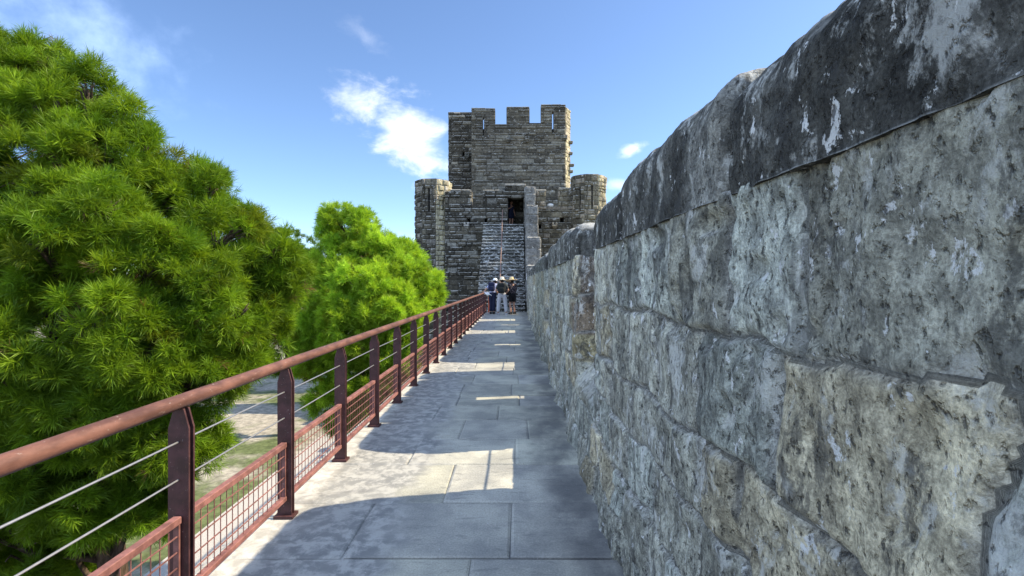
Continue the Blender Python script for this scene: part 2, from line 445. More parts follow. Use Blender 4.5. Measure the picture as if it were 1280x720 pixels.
# ================================================================== WORLD, SUN, CAMERA
SUN_EL = math.radians(44.5); SD = Vector((1, .14, 0)).normalized() * math.cos(SUN_EL); SD.z = math.sin(SUN_EL)
w = bpy.data.worlds.new("World"); scene.world = w; w.use_nodes = True
nt = w.node_tree; nt.nodes.clear()
def wn(t, **k):
    x = nt.nodes.new(t)
    for a, b in k.items(): setattr(x, a, b)
    return x
sky = wn('ShaderNodeTexSky'); sky.sky_type = 'NISHITA'; sky.sun_disc = False
sky.sun_elevation = SUN_EL; sky.sun_rotation = math.atan2(SD.x, SD.y); sky.altitude = 100; sky.air_density = .80; sky.dust_density = .45; sky.ozone_density = 4.6
tc = wn('ShaderNodeTexCoord')
skycol = sky.outputs[0]
def dirv(u, v): return Vector(((u - VU) / F, 1, (VV - v) / F)).normalized()
def cloud(cur, u, v, hw, hh, rot, strength, nsc, amp, seed):
    c = dirv(u, v); right = Vector((c.y, -c.x, 0)).normalized(); up = right.cross(c).normalized()
    cs, sn = math.cos(rot), math.sin(rot)
    e1 = right * cs + up * sn; e2 = up * cs - right * sn
    comp = []
    for e, h in ((e1, hw / F), (e2, hh / F)):
        d = wn('ShaderNodeVectorMath', operation='DOT_PRODUCT'); d.inputs[1].default_value = e
        s = wn('ShaderNodeVectorMath', operation='SUBTRACT'); s.inputs[1].default_value = c
        nt.links.new(tc.outputs['Generated'], s.inputs[0]); nt.links.new(s.outputs[0], d.inputs[0])
        m = wn('ShaderNodeMath', operation='DIVIDE'); m.inputs[1].default_value = h
        nt.links.new(d.outputs['Value'], m.inputs[0])
        p = wn('ShaderNodeMath', operation='POWER'); p.inputs[1].default_value = 2; 
        ab = wn('ShaderNodeMath', operation='ABSOLUTE'); nt.links.new(m.outputs[0], ab.inputs[0]); nt.links.new(ab.outputs[0], p.inputs[0])
        comp.append(p.outputs[0])
    sm = wn('ShaderNodeMath', operation='ADD'); nt.links.new(comp[0], sm.inputs[0]); nt.links.new(comp[1], sm.inputs[1])
    sq = wn('ShaderNodeMath', operation='SQRT'); nt.links.new(sm.outputs[0], sq.inputs[0])
    n = wn('ShaderNodeTexNoise'); n.inputs['Scale'].default_value = nsc; n.inputs['Detail'].default_value = 9; n.inputs['Roughness'].default_value = .6; n.inputs['Distortion'].default_value = .35
    mp = wn('ShaderNodeMapping'); mp.inputs['Location'].default_value = (seed, seed * .7, seed * 1.3); mp.inputs['Scale'].default_value = (1, 1, 1.7)
    nt.links.new(tc.outputs['Generated'], mp.inputs[0]); nt.links.new(mp.outputs[0], n.inputs['Vector'])
    na = wn('ShaderNodeMath', operation='MULTIPLY_ADD'); na.inputs[1].default_value = amp; na.inputs[2].default_value = -.5 * amp
    nt.links.new(n.outputs['Fac'], na.inputs[0])
    df = wn('ShaderNodeMath', operation='SUBTRACT'); nt.links.new(na.outputs[0], df.inputs[0]); nt.links.new(sq.outputs[0], df.inputs[1])
    mr = wn('ShaderNodeMapRange', interpolation_type='SMOOTHSTEP'); mr.inputs['From Min'].default_value = -1.1; mr.inputs['From Max'].default_value = .30
    mr.inputs['To Max'].default_value = strength
    nt.links.new(df.outputs[0], mr.inputs['Value'])
    mx = wn('ShaderNodeMix', data_type='RGBA'); nt.links.new(mr.outputs[0], mx.inputs[0]); nt.links.new(cur, mx.inputs[6]); mx.inputs[7].default_value = (6.6, 6.8, 7.2, 1)
    return mx.outputs[2]
skycol = cloud(skycol, 512, 176, 64, 36, -.62, .82, 12, 3.4, 1.2)
skycol = cloud(skycol, 522, 186, 44, 26, -.55, .85, 9, 1.5, 9.2)
skycol = cloud(skycol, 450, 125, 64, 28, -.15, .5, 13, 3.6, 4.1)
skycol = cloud(skycol, 789, 187, 20, 8, .4, .7, 26, 2.0, 2.2)
skycol = cloud(skycol, 772, 230, 24, 9, -.1, .38, 20, 2.2, 3.3)
skycol = cloud(skycol, 458, 47, 34, 13, -.5, .14, 20, 2.4, 5.3)
skycol = cloud(skycol, 500, 306, 70, 14, 0, .55, 14, 1.6, 6.3)
# added cloud layer behind and left of the viewer, fills the shade with light
def fill_cloud(cur):
    d = wn('ShaderNodeVectorMath', operation='DOT_PRODUCT'); d.inputs[1].default_value = (-.62, -.78, .10)
    nt.links.new(tc.outputs['Generated'], d.inputs[0])
    n = wn('ShaderNodeTexNoise'); n.inputs['Scale'].default_value = 3.2; n.inputs['Detail'].default_value = 8; n.inputs['Roughness'].default_value = .58
    nt.links.new(tc.outputs['Generated'], n.inputs['Vector'])
    a = wn('ShaderNodeMath', operation='MULTIPLY_ADD'); a.inputs[1].default_value = 1.2; nt.links.new(n.outputs['Fac'], a.inputs[0]); nt.links.new(d.outputs['Value'], a.inputs[2])
    mr = wn('ShaderNodeMapRange', interpolation_type='SMOOTHSTEP'); mr.inputs['From Min'].default_value = .44; mr.inputs['From Max'].default_value = .82; mr.inputs['To Max'].default_value = .54
    nt.links.new(a.outputs[0], mr.inputs['Value'])
    mx = wn('ShaderNodeMix', data_type='RGBA'); nt.links.new(mr.outputs[0], mx.inputs[0]); nt.links.new(cur, mx.inputs[6]); mx.inputs[7].default_value = (7.2, 9.2, 13.0, 1)
    return mx.outputs[2]
skycol = fill_cloud(skycol)
bg = wn('ShaderNodeBackground'); bg.inputs['Strength'].default_value = .138
wo = wn('ShaderNodeOutputWorld'); nt.links.new(skycol, bg.inputs[0]); nt.links.new(bg.outputs[0], wo.inputs[0])

sun = bpy.data.lights.new('sun', 'SUN'); sun.energy = 5.0; sun.angle = math.radians(.5); sun.color = (1, .87, .64)
so = bpy.data.objects.new('sun', sun); COL.objects.link(so); so.rotation_euler = (-SD).to_track_quat('-Z', 'Y').to_euler(); so.location = (20, 5, 30)

cam = bpy.data.cameras.new('camera'); cam.sensor_width = 36; cam.lens = F / 1280 * 36; cam.shift_x = -5 / 1280; cam.shift_y = -8 / 1280
cam.clip_start = .05; cam.clip_end = 5000
co = bpy.data.objects.new('camera', cam); COL.objects.link(co); co.location = (0, 0, EYE); co.rotation_euler = (math.pi / 2, 0, 0)
scene.camera = co
scene.view_settings.view_transform = 'Standard'; scene.view_settings.look = 'None'; scene.view_settings.gamma = 1; scene.view_settings.exposure = .94
scene.render.engine = 'CYCLES'; scene.cycles.max_bounces = 6

# ================================================================== GROUND
GZ = -6.0
S = 1500; g = MB(); n = 30
gx = np.concatenate([-np.geomspace(S, 20, 10), np.linspace(-16, 16, 13), np.geomspace(20, S, 10)])
gv = [(x, y, GZ) for y in gx for x in gx]; L = len(gx)
g.add(gv, [(j * L + i, j * L + i + 1, (j + 1) * L + i + 1, (j + 1) * L + i) for j in range(L - 1) for i in range(L - 1)])
tag(g.build('ground', M_GROUND), kind='structure')
# pale gravel path below the rampart
g = MB(); g.add([(-9.5, -20, GZ + .004), (-1.7, -20, GZ + .004), (-1.7, 29, GZ + .004), (-9.5, 29, GZ + .004)], [(0, 1, 2, 3)])
tag(g.build('path', mat_simple('pale_gravel', (.36, .34, .31), .95, .1, 60, .3)), kind='structure')

# ================================================================== WALKWAY
WX = .60; RX = -1.47; YEND = 24.7
r = random.Random(21)
mb = MB()
ys = [-1.6, -.95, -.3, .36, 1.0, 1.5, 2.03, 2.69, 3.37, 4.07, 4.74, 5.4, 6.0]
while ys[-1] < YEND - .9: ys.append(ys[-1] + r.uniform(.5, .82))
ys.append(YEND)
fixed = {6: [-.24], 7: [-.95, -.03], 8: [-.5], 9: [-.9, .0], 10: [-.55, .12], 11: [-.9, -.2]}
for i, (ya, yb) in enumerate(zip(ys[:-1], ys[1:])):
    if i in fixed: xs = [-1.66] + fixed[i] + [WX]
    else:
        xs = [-1.66]; x = -1.66 + r.uniform(.6, 1.1)
        while x < WX - .35: xs.append(x); x += r.uniform(.55, 1.05)
        xs.append(WX)
    for xa, xb in zip(xs[:-1], xs[1:]):
        k = r.uniform(.30, .39); wv = r.uniform(.86, .95)
        if i == 9 and xa > -.2: k = .42
        j = r.uniform(.002, .006); dz = r.uniform(-.004, .004)
        c = lambda: r.uniform(-.007, .007)
        b = .014
        x0, x1, y0, y1 = xa + j, xb - j, ya + j, yb - j
        z = dz
        o = [(x0 + c(), y0 + c(), z - .006), (x1 + c(), y0 + c(), z - .006), (x1 + c(), y1 + c(), z - .006), (x0 + c(), y1 + c(), z - .006)]
        v = [(p[0], p[1], -.05) for p in o] + o + [(x0 + b, y0 + b, z + c() * .4), (x1 - b, y0 + b, z + c() * .4), (x1 - b, y1 - b, z + c() * .4), (x0 + b, y1 - b, z + c() * .4)]
        mb.add(v, [(4, 5, 9, 8), (5, 6, 10, 9), (6, 7, 11, 10), (7, 4, 8, 11), (8, 9, 10, 11), (0, 1, 5, 4), (1, 2, 6, 5), (2, 3, 7, 6), (3, 0, 4, 7)], (k * 1.03, k * 1.0, k * wv * .94))
mb.add([(-1.66, -1.6, -.012), (WX, -1.6, -.012), (WX, YEND, -.012), (-1.66, YEND, -.012)], [(0, 1, 2, 3)], (.2, .195, .185))
tag(mb.build('walkway', M_FLOOR), kind='structure')
# body of the rampart that carries the walk
mb = MB()
mb.box(-1.60, .98, -1.6, 30.0, GZ - .3, -.06, (.1, .1, .1))
block_face(mb, (-1.60, 24.6, 0), (0, -1, 0), 26.2, GZ, -.06, (.3, .42), (.4, .9), (.0, .05), seed=5, tint=dark_tint(.10, .2), depth=.02)
tag(mb.build('rampart', M_MAS), 'stone rampart body carrying the paved walkway', 'rampart', kind='structure')

# ================================================================== PARAPET WALL
IN, OUT = .556, 1.0
ROWS = [.21, .47, .76, 1.02, 1.36]
ASH = Ashlar(ROWS, -3, 27, 11)
GAPS = [(3.58, 4.70), (8.42, 9.52), (14.45, 15.55), (19.05, 20.15)]
SLITS = [6.55, 11.95, 17.35, 22.95]
pits = [(2.62, .33, .055, .15, .14), (3.92, .27, .10, .12, .16), (1.7, .18, .06, .08, .08), (5.3, .14, .12, .08, .09), (7.4, .2, .08, .1, .08), (2.15, .52, .05, .06, .05)]
PALE = [(4.9, 1.0, .18, .16), ]
def stone_color(V, idn, crust=None):
    y = V[:, 1]; z = V[:, 2]
    h = hash1(idn, 1); h2 = hash1(idn, 2)
    base = .29 + .26 * h ** 1.2
    col = np.stack([base * 1.0, base * .975, base * .80], 1)
    br = (h2 > .80)
    col[br] *= np.array([1.04, .95, .82])
    bl = (h2 < .22)
    col[bl] *= np.array([.92, .97, 1.02])
    yel = (y > 4.62) & (y < 4.95) & (z > .74) & (z < 1.0)
    col[yel] = np.array([.40, .34, .20])
    yel = (y > 4.62) & (y < 4.95) & (z >= 1.0) & (z < 1.30)
    col[yel] = np.array([.24, .185, .13])
    jamb = (y > 4.4) & (y < 5.0) & (V[:, 0] > .60) & (z >= 1.3)
    col[jamb] = np.array([.17, .14, .11])
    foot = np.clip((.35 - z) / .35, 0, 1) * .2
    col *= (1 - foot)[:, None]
    return np.concatenate([col, hash1(idn, 3)[:, None]], 1)
def mort(c, g):
    k = np.clip(g * 1.3, 0, 1)[:, None] * .8
    o = c.copy(); o[:, :3] = c[:, :3] * (1 - k) + np.array([.40, .39, .36]) * k; return o
def displace(V, D, ash, amp=1.0, block=.015, groove=.024, ends=True):
    y = V[:, 1]; z = V[:, 2]; x = V[:, 0]
    side = np.abs(D[:, 1]) > .7
    yy = np.where(side, x * 1.0 + 40, y)
    g, idn = ash.sample(np.where(side, y, y), z)
    gm = np.clip(.85 + .5 * fbm(V * 2.3, 2, 8), .4, 1)
    d = (hash1(idn, 4) - .5) * 2 * block * ash.fade - g * groove * gm
    d = d + .010 * fbm(V * np.array([3.2, 3.2, 3.0]), 3, 12) * amp + .0095 * fbm(V * np.array([13, 13, 11]), 4, 22) * amp
    pitn = vnoise(V * np.array([24, 24, 15.]), 41); d = d - .016 * np.clip((pitn - .42) / .3, 0, 1) * amp
    hole = vnoise(V * np.array([7, 7, 6.]), 43); d = d - .035 * np.clip((hole - .62) / .25, 0, 1) * amp
    inner = D[:, 0] < -.7
    foot = np.clip((.42 - z) / .42, 0, 1)
    d = d + np.where(inner, foot ** 1.5 * (.035 + .05 * fbm(V * 2.1, 3, 77)), 0)
    for (py, pz, sy, sz, dp) in pits:
        e = ((y - py) / sy) ** 2 + ((z - pz) / sz) ** 2
        d = d - np.where(inner, dp * np.exp(-e ** 1.5), 0)
    return V + D * d[:, None], idn, g * gm
wall = empty('parapet_wall', (.78, 12, 0))
tag(wall, 'grey weathered crenellated stone parapet running along the right of the walkway', 'parapet wall')
def res_for(y): return .012 if y < 3.0 else (.02 if y < 5 else (.032 if y < 10 else .055))
def joined(parts):
    V, Fc, T, b = [], [], [], 0
    for v, f, t in parts:
        V.append(v); Fc.append(f + b); T.append(t); b += len(v)
    return np.concatenate(V), np.concatenate(Fc), np.concatenate(T)
def splay(V, y0, y1, amt0, amt1):
    k = np.clip((V[:, 0] - IN) / (OUT - IN), 0, 1)
    V = V.copy()
    V[:, 1] += amt0 * k * np.clip(1 - (V[:, 1] - y0) / .5, 0, 1) * (-1) + amt1 * k * np.clip(1 - (y1 - V[:, 1]) / .5, 0, 1)
    return V
# lower wall: stretches of base, sill under each gap sloping up to the outside
parts = []
for (a, b) in GAPS:
    v, d, f = rounded_box(IN, OUT, a - .06, b + .06, -.12, 1.0, .02 if a < 5 else .05, (.03, .01, .03), ('-z',))
    # wedge: the top falls towards the walk
    k = (v[:, 0] - IN) / (OUT - IN); top = np.clip((v[:, 2] + .12) / 1.12, 0, 1)
    v[:, 2] = -.12 + top * (.69 + .45 * k)
    v2, idn, gr = displace(v, d, ASH, .6, 0)
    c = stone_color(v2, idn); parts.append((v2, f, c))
V, Fq, T = joined(parts)
lower = link_mesh('sill', V, Fq, M_WALL, wall, tints=T, smooth=True)
ob = MB(); ob.box(IN + .12, OUT - .005, -1.6, 24.6, -.3, .36, (.2, .2, .2)); block_face(ob, (OUT - .01, -1.6, 0), (0, 1, 0), 26.2, GZ, .40, (.3, .42), (.4, .8), (0, .02), seed=9, tint=dark_tint(.15, .25), depth=.1)
ob.build('outer_face', M_MAS, wall)

edges = [-1.5] + [q for g_ in GAPS for q in g_] + [24.6]
spans = list(zip(edges[0::2], edges[1::2]))
def crust_color(V, k=1.0):
    n = fbm(V * np.array([6, 6, 1.2]), 4, 51)
    b = np.clip(.125 + .07 * n, .05, .3)
    c = np.stack([b, b * .98, b * .88], 1)
    return c
for i, (a, b) in enumerate(spans):
    rs = res_for(max(a, 0)) if a > 0 else .0115
    sl = [s for s in SLITS if a < s < b]
    pieces = []
    s0, s1 = (0 if i == 0 else .14), (.16 if i < len(spans) - 1 else 0)
    cuts = [(a, b, -.12, 1.745, True)] if not sl else [(a, sl[0] - .10, -.12, 1.745, True), (sl[0] + .10, b, -.12, 1.745, True), (sl[0] - .12, sl[0] + .12, 1.13, 1.745, False), (sl[0] - .12, sl[0] + .12, -.12, .90, None)]
    for (ya, yb, za, zb, full) in cuts:
        v, d, f = rounded_box(IN, OUT, ya, yb, za, zb, rs, (.03, .035, .02), ('-z',) if full else ())
        if full is None:
            k = (v[:, 0] - IN) / (OUT - IN); top = np.clip((v[:, 2] + .12) / 1.02, 0, 1); v[:, 2] = -.12 + top * (.54 + .45 * k)
        if full is False:
            k = (v[:, 0] - IN) / (OUT - IN); low = np.clip((1.73 - v[:, 2]) / .6, 0, 1); v[:, 2] += low * .38 * k
        if full: v = splay(v, a, b, s0, -0 if False else s1)
        v2, idn, gr = displace(v, d, ASH)
        if full is False: v2[:, 0] += .006
        c = stone_color(v2, idn)
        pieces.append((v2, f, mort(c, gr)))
    V, Fq, T = joined(pieces)
    mer = link_mesh('merlon', V, Fq, M_WALL, wall, tints=T, smooth=True)
    # coping: separate domed crust-black stones butting end to end
    rc = random.Random(90 + i); cps = []; y = a
    while y < b - .01:
        y2 = y + rc.uniform(.8, 1.3)
        if b - y2 < .5: y2 = b
        e0 = .20 if y == a else .03; e1 = .20 if y2 == b else .03
        hgt = 2.07 + rc.uniform(-.035, .03) + (.03 if 4 < a < 8 else 0)
        v, d, f = rounded_box(IN - .012 + rc.uniform(-.008, .008), OUT + .008, y + .006, y2 - .006, 1.40, hgt, rs, (.15, .045, .15), ())
        v[:, 2] = np.maximum(v[:, 2], 1.722)
        # strongly rounded free ends
        for edge, sg, on in ((a, 1, y == a and i > 0), (b, -1, y2 == b and i < len(spans) - 1)):
            if on:
                t = np.clip((v[:, 1] - edge) * sg / .26, 0, 1); drop = (1 - np.sqrt(np.clip(1 - (1 - t) ** 2, 0, 1)))
                v[:, 2] -= drop * .15 * np.clip((v[:, 2] - 1.75) / .25, 0, 1)
        v = splay(v, a, b, s0, s1)
        v2 = v + d * (.007 * fbm(v * np.array([4, 4, 4.]), 4, 61) + .006 * fbm(v * 18., 4, 63) + .002)[:, None]
        v2[:, 2] = np.where(v[:, 2] < 1.7221, 1.722, np.maximum(v2[:, 2], 1.722))
        cc_ = crust_color(v2) * rc.uniform(.72, 1.4); jn = np.minimum(np.abs(v[:, 1] - y), np.abs(v[:, 1] - y2)); cc_ *= np.clip(.3 + jn / .035, 0, 1)[:, None]; cps.append((v2, f, np.concatenate([cc_, np.full((len(v2), 1), rc.random())], 1))); y = y2
    V, Fq, T = joined(cps)
    cp = link_mesh('coping', V, Fq, M_WALL, mer, tints=T, smooth=True)
    cp.parent = mer

for (a, b) in GAPS:
    m = MB(); m.tube([(OUT - .03, a - .02, 1.19), (OUT - .03, (a + b) / 2, 1.185), (OUT - .03, b + .02, 1.19)], .008, 8)
    m.build('safety_bar', M_STEEL, wall, True)

# ================================================================== RAILING
rail = empty('metal_railing', (RX, 12, 0))
tag(rail, 'maroon steel railing with round handrail, wires and mesh panels along the left edge', 'railing')
posts_y = [5.15 + .99 * k for k in range(-6, 20)]
posts_y = [y for y in posts_y if -.9 < y < 24.6]
mb = MB(); mb.tube([(RX, -1.2 + .5 * k, .975) for k in range(int(25.7 / .5) + 1)], .032, 14)
hand = mb.build('handrail', M_HAND, rail, True)
for k, y in enumerate(posts_y):
    mb = MB()
    for s in (-1, 1):
        yy = y + s * .016
        prof = [(RX - .045, -.02), (RX + .045, -.02), (RX + .045, .86), (RX + .022, .945), (RX - .022, .945), (RX - .045, .86)]
        v = [(x, yy - .005, z) for x, z in prof] + [(x, yy + .005, z) for x, z in prof]
        mb.add(v, [(0, 1, 2, 3, 4, 5), (11, 10, 9, 8, 7, 6)] + [(i, 6 + i, 6 + (i + 1) % 6, (i + 1) % 6) for i in range(6)])
    for z in (.05, .3, .6): mb.tube([(RX, y - .012, z), (RX, y + .012, z)], .012, 6)
    mb.box(RX - .06, RX + .06, y - .045, y + .045, -.01, .018)
    pst = mb.build('post', M_STEEL, rail)
for ya, yb in zip(posts_y[:-1], posts_y[1:]):
    mb = MB(); z0, z1 = .125, .465
    mb.box(RX - .018, RX + .018, ya + .024, yb - .024, z1 - .016, z1 + .016, bev=.003)
    mb.box(RX - .018, RX + .018, ya + .024, yb - .024, z0 - .014, z0 + .014, bev=.003)
    for yy in (ya + .03, yb - .03): mb.box(RX - .012, RX + .012, yy - .006, yy + .006, z0 + .014, z1 - .016)
    fr = mb.build('panel_frame', M_PANEL, rail)
    mb = MB(); near = ya < 12
    nv = 18
    for q in range(1, nv):
        yy = ya + .03 + (yb - ya - .06) * q / nv
        mb.box(RX - .0018, RX + .0018, yy - .0018, yy + .0018, z0 + .012, z1 - .012)
    for q in range(1, 5):
        zz = z0 + (z1 - z0) * q / 5
        mb.box(RX + .002, RX + .0075, ya + .03, yb - .03, zz - .0022, zz + .0022)
    mb.build('mesh_panel', M_PANEL, fr)
for z in (.635, .80):
    mb = MB(); mb.tube([(RX, posts_y[0] + k * (24.6 - posts_y[0]) / 30, z + .003 * math.sin(k * 2.1)) for k in range(31)], .0042, 6)
    mb.build('cable', M_WIRE, rail)

# ================================================================== STAIR AND ITS PARAPET
SY0, SY1, SZ = 24.7, 30.0, 4.95; SXL, SXR = -1.97, .47
st = MB(); r = random.Random(33); N = 25
for k in range(N):
    z0 = SZ * k / N; z1 = SZ * (k + 1) / N; y0 = SY0 + (SY1 - SY0) * k / N
    x = SXL
    while x < SXR - .01:
        x2 = min(x + r.uniform(.5, 1.0), SXR)
        if SXR - x2 < .2: x2 = SXR
        t = r.uniform(.08, .16); t *= 1.25 if x < -.75 else 1
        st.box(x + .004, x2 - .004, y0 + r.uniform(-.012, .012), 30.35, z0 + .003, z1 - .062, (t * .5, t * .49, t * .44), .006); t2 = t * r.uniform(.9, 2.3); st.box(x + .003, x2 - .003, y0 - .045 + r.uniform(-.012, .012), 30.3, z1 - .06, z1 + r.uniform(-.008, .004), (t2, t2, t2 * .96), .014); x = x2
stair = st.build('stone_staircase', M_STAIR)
tag(stair, 'steep straight stone staircase speckled with pale lichen climbing to the tower doorway', 'staircase')

sp = empty('stair_parapet', (.9, 27, 0))
tag(sp, 'stepped stone side wall with rounded blocks right of the steep staircase', 'stair wall')
RA2 = Ashlar([.5, 1.0, 1.45, 1.9, 2.35, 2.8, 3.25, 3.75, 4.2, 4.7, 5.2, 5.7, 6.2, 6.7], 20, 32, 3, (.5, .9), .03)
for (ya, yb, u0, u1, vt) in ((29.25, 30.05, 656, 669.5, 233), (27.6, 29.24, 657, 673, 256), (26.0, 27.59, 657.5, 676, 296), (24.62, 25.99, 658, 680, 331)):
    x0, x1 = max(X(u0, ya), .48), X(u1, ya); zt = Z(vt, ya)
    v, d, f = rounded_box(x0, x1, ya, yb, -.3, zt, .07, (.10, .06, .14), ('-z',))
    side = np.abs(d[:, 1]) > .5
    g_, idn = RA2.sample(np.where(side, v[:, 0] + 25, v[:, 1]), v[:, 2])
    v2 = v + d * (-.05 * g_ + .05 * (hash1(idn, 5) - .5) + .02 * fbm(v * 4, 3, 5))[:, None]
    h = .09 + .12 * hash1(idn, 6); c = np.stack([h, h * .98, h * .93], 1)
    link_mesh('pier', v2, f, M_MAS, sp, tints=c)
hr = empty('stair_handrail', (-.82, 27, 0))
tag(hr, 'thin rusty pipe handrail rising up the middle of the stone staircase', 'handrail')
mb = MB(); HX0, HX1 = X(624.5, SY0), X(628.3, SY1)
pp = [(HX0 + (HX1 - HX0) * t, SY0 + .1 + (SY1 - SY0) * t, SZ * t + 1.0) for t in np.linspace(0, 1, 9)]
mb.tube([(pp[0][0], pp[0][1] - .12, pp[0][2] - .12)] + pp + [(pp[-1][0] + .1, pp[-1][1] + .25, pp[-1][2])], .026, 10)
M_RUST = mat_simple('rusty_pipe', (.20, .125, .10), .6, .3, 25, .4)
mb.build('pipe', M_RUST, hr, True)
for t in (0.02, .27, .52, .77, .99):
    mb = MB(); x = HX0 + (HX1 - HX0) * t; y = SY0 + .1 + (SY1 - SY0) * t
    mb.tube([(x, y, SZ * t - .1), (x, y, SZ * t + 1.0)], .022, 8); mb.lathe((x, y, SZ * t + .12), [(.05, 0), (.05, .012), (.026, .02)], 10)
    mb.build('post', M_RUST, hr)

# ================================================================== CURTAIN WALL WITH DOORWAY (left) AND RIGHT CURTAIN
CY = 30.0
cw = empty('curtain_wall', (-2.5, CY, 0))
tag(cw, 'dark rusticated castle wall with the tall doorway at the head of the stairs', 'castle wall')
x0 = X(556, CY); x1 = X(657, CY); W = x1 - x0
du = lambda u: X(u, CY) - x0
zt = Z(239, CY)
holes = [(du(635), du(654.5), SZ - .01, Z(247.5, CY)), (du(590), du(603), Z(260, CY), 99), (du(584), du(588), Z(278, CY), Z(273, CY)), (du(605.5), du(609), Z(278, CY), Z(273, CY)), (du(556), du(632), zt, 99)]
mb = MB(); block_face(mb, (x0, CY, 0), (1, 0, 0), W, GZ, Z(232.5, CY), (.2, .33), (.35, .95), (.01, .11), holes, .6, 101, dark_tint(.045, .12, .95, .13, (.20, .19, .165)), topjit=.03)
mb.build('wall', M_MAS, cw)
# slab under the lintel, copings
for a, b, v_, pr in ((563, 589.6, 239, .05), (603.4, 631.6, 239, .05), (631, 657.5, 232.8, .09)):
    u = X(a, CY); mb = MB()
    while u < X(b, CY) - .05:
        u2 = min(u + rnd.uniform(.5, 1.0), X(b, CY))
        mb.box(u, u2 - .012, CY - pr - rnd.uniform(0, .03), CY + .62, Z(v_, CY) + .003, Z(v_, CY) + .1 + rnd.uniform(-.03, .03), (.22, .21, .19), .03); u = u2
    mb.build('coping', M_MAS, cw)
# passage behind the doorway: side walls, back wall, roof
mb = MB(); a, b = X(634, CY), X(656.5, CY)
block_face(mb, (a - .3, CY + 2.4, 0), (1, 0, 0), b - a + .6, SZ - .3, Z(232, CY), (.26, .4), (.4, .8), (.0, .06), (), .3, 111, dark_tint(.04, .09))
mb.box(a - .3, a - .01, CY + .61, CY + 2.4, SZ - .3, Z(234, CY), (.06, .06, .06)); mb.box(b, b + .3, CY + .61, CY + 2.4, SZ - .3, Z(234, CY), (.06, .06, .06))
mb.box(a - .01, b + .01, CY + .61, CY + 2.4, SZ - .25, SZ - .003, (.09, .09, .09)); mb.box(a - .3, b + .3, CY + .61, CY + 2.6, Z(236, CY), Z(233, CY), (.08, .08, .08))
mb.box(X(650, CY), X(653.5, CY), CY + 1.9, CY + 2.35, Z(250, CY), Z(246, CY), (.2, .19, .17))
mb.build('passage', M_MAS, cw)
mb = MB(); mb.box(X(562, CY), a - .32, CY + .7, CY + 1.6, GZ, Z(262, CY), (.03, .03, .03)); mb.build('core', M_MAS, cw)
def corbel(parent, u, v, y, s=1.0, tint=(.30, .28, .24)):
    x, _, z = P(u, v, y); m = MB()
    for sx in (-1, 1): m.box(x + sx * .13 * s - .07 * s, x + sx * .13 * s + .07 * s, y - .42 * s, y + .1, z - .02 * s, z + .16 * s, tint, .025 * s)
    m.box(x - .20 * s, x + .20 * s, y - .40 * s, y + .1, z - .16 * s, z - .022 * s, tint, .03 * s)
    m.box(x - .15 * s, x + .15 * s, y - .26 * s, y + .1, z - .30 * s, z - .163 * s, tuple(c * .7 for c in tint), .03 * s)
    m.build('corbel', M_MAS, parent)
corbel(cw, 583.5, 281, CY, .8, (.42, .40, .36))

rw = empty('curtain_wall', (2.4, 30.6, 0))
tag(rw, 'dark castle wall with small square openings between the stair wall and right turret', 'castle wall')
RYc = 30.6; x0 = X(662, RYc); x1 = X(718, RYc); du = lambda u: X(u, RYc) - x0
holes = [(du(682.5), du(698), Z(258, RYc), 99), (0, du(670), Z(262, RYc), 99), (du(670), du(682.5), Z(239, RYc), 99), (du(698), du(719), Z(236.5, RYc), 99),
         (du(672), du(676.5), Z(286, RYc), Z(280, RYc)), (du(700), du(705), Z(278, RYc), Z(272, RYc))]
mb = MB(); block_face(mb, (x0, RYc, 0), (1, 0, 0), x1 - x0, GZ, Z(236, RYc), (.24, .38), (.35, .9), (.01, .09), holes, .55, 131, dark_tint(.065, .15, .90, .15, (.22, .19, .15)), topjit=.04)
mb.build('wall', M_MAS, rw)
mb = MB()
mb.box(X(669.5, RYc), X(682.8, RYc), RYc - .04, RYc + .57, Z(239, RYc) + .004, Z(237, RYc), (.3, .28, .24), .03); mb.build('coping', M_MAS, rw); mb = MB()
mb.box(X(698, RYc), X(713.5, RYc), RYc - .04, RYc + .57, Z(236.5, RYc) + .004, Z(234.5, RYc), (.28, .26, .22), .03)
mb.build('coping', M_MAS, rw)
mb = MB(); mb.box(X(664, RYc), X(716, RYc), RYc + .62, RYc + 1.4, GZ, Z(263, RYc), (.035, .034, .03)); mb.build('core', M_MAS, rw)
corbel(rw, 693, 281, RYc, .8, (.30, .25, .18))
mb = MB()
r = random.Random(4); c = P(688, 256.6, RYc)
rv, rd, rf = rounded_box(c[0] - .20, c[0] + .22, RYc + .05, RYc + .4, Z(258.2, RYc), Z(253.4, RYc), .05, (.19, .16, .2), ())
rv = rv + rd * (.02 * fbm(rv * 5, 3, 3))[:, None]
o = link_mesh('stone', rv, rf, mat_simple('white_stone', (.62, .61, .58), .9, .2, 12, .15), smooth=True)
tag(o, 'small rounded white stone on the ledge between two merlons of the right-hand castle wall', 'stone')

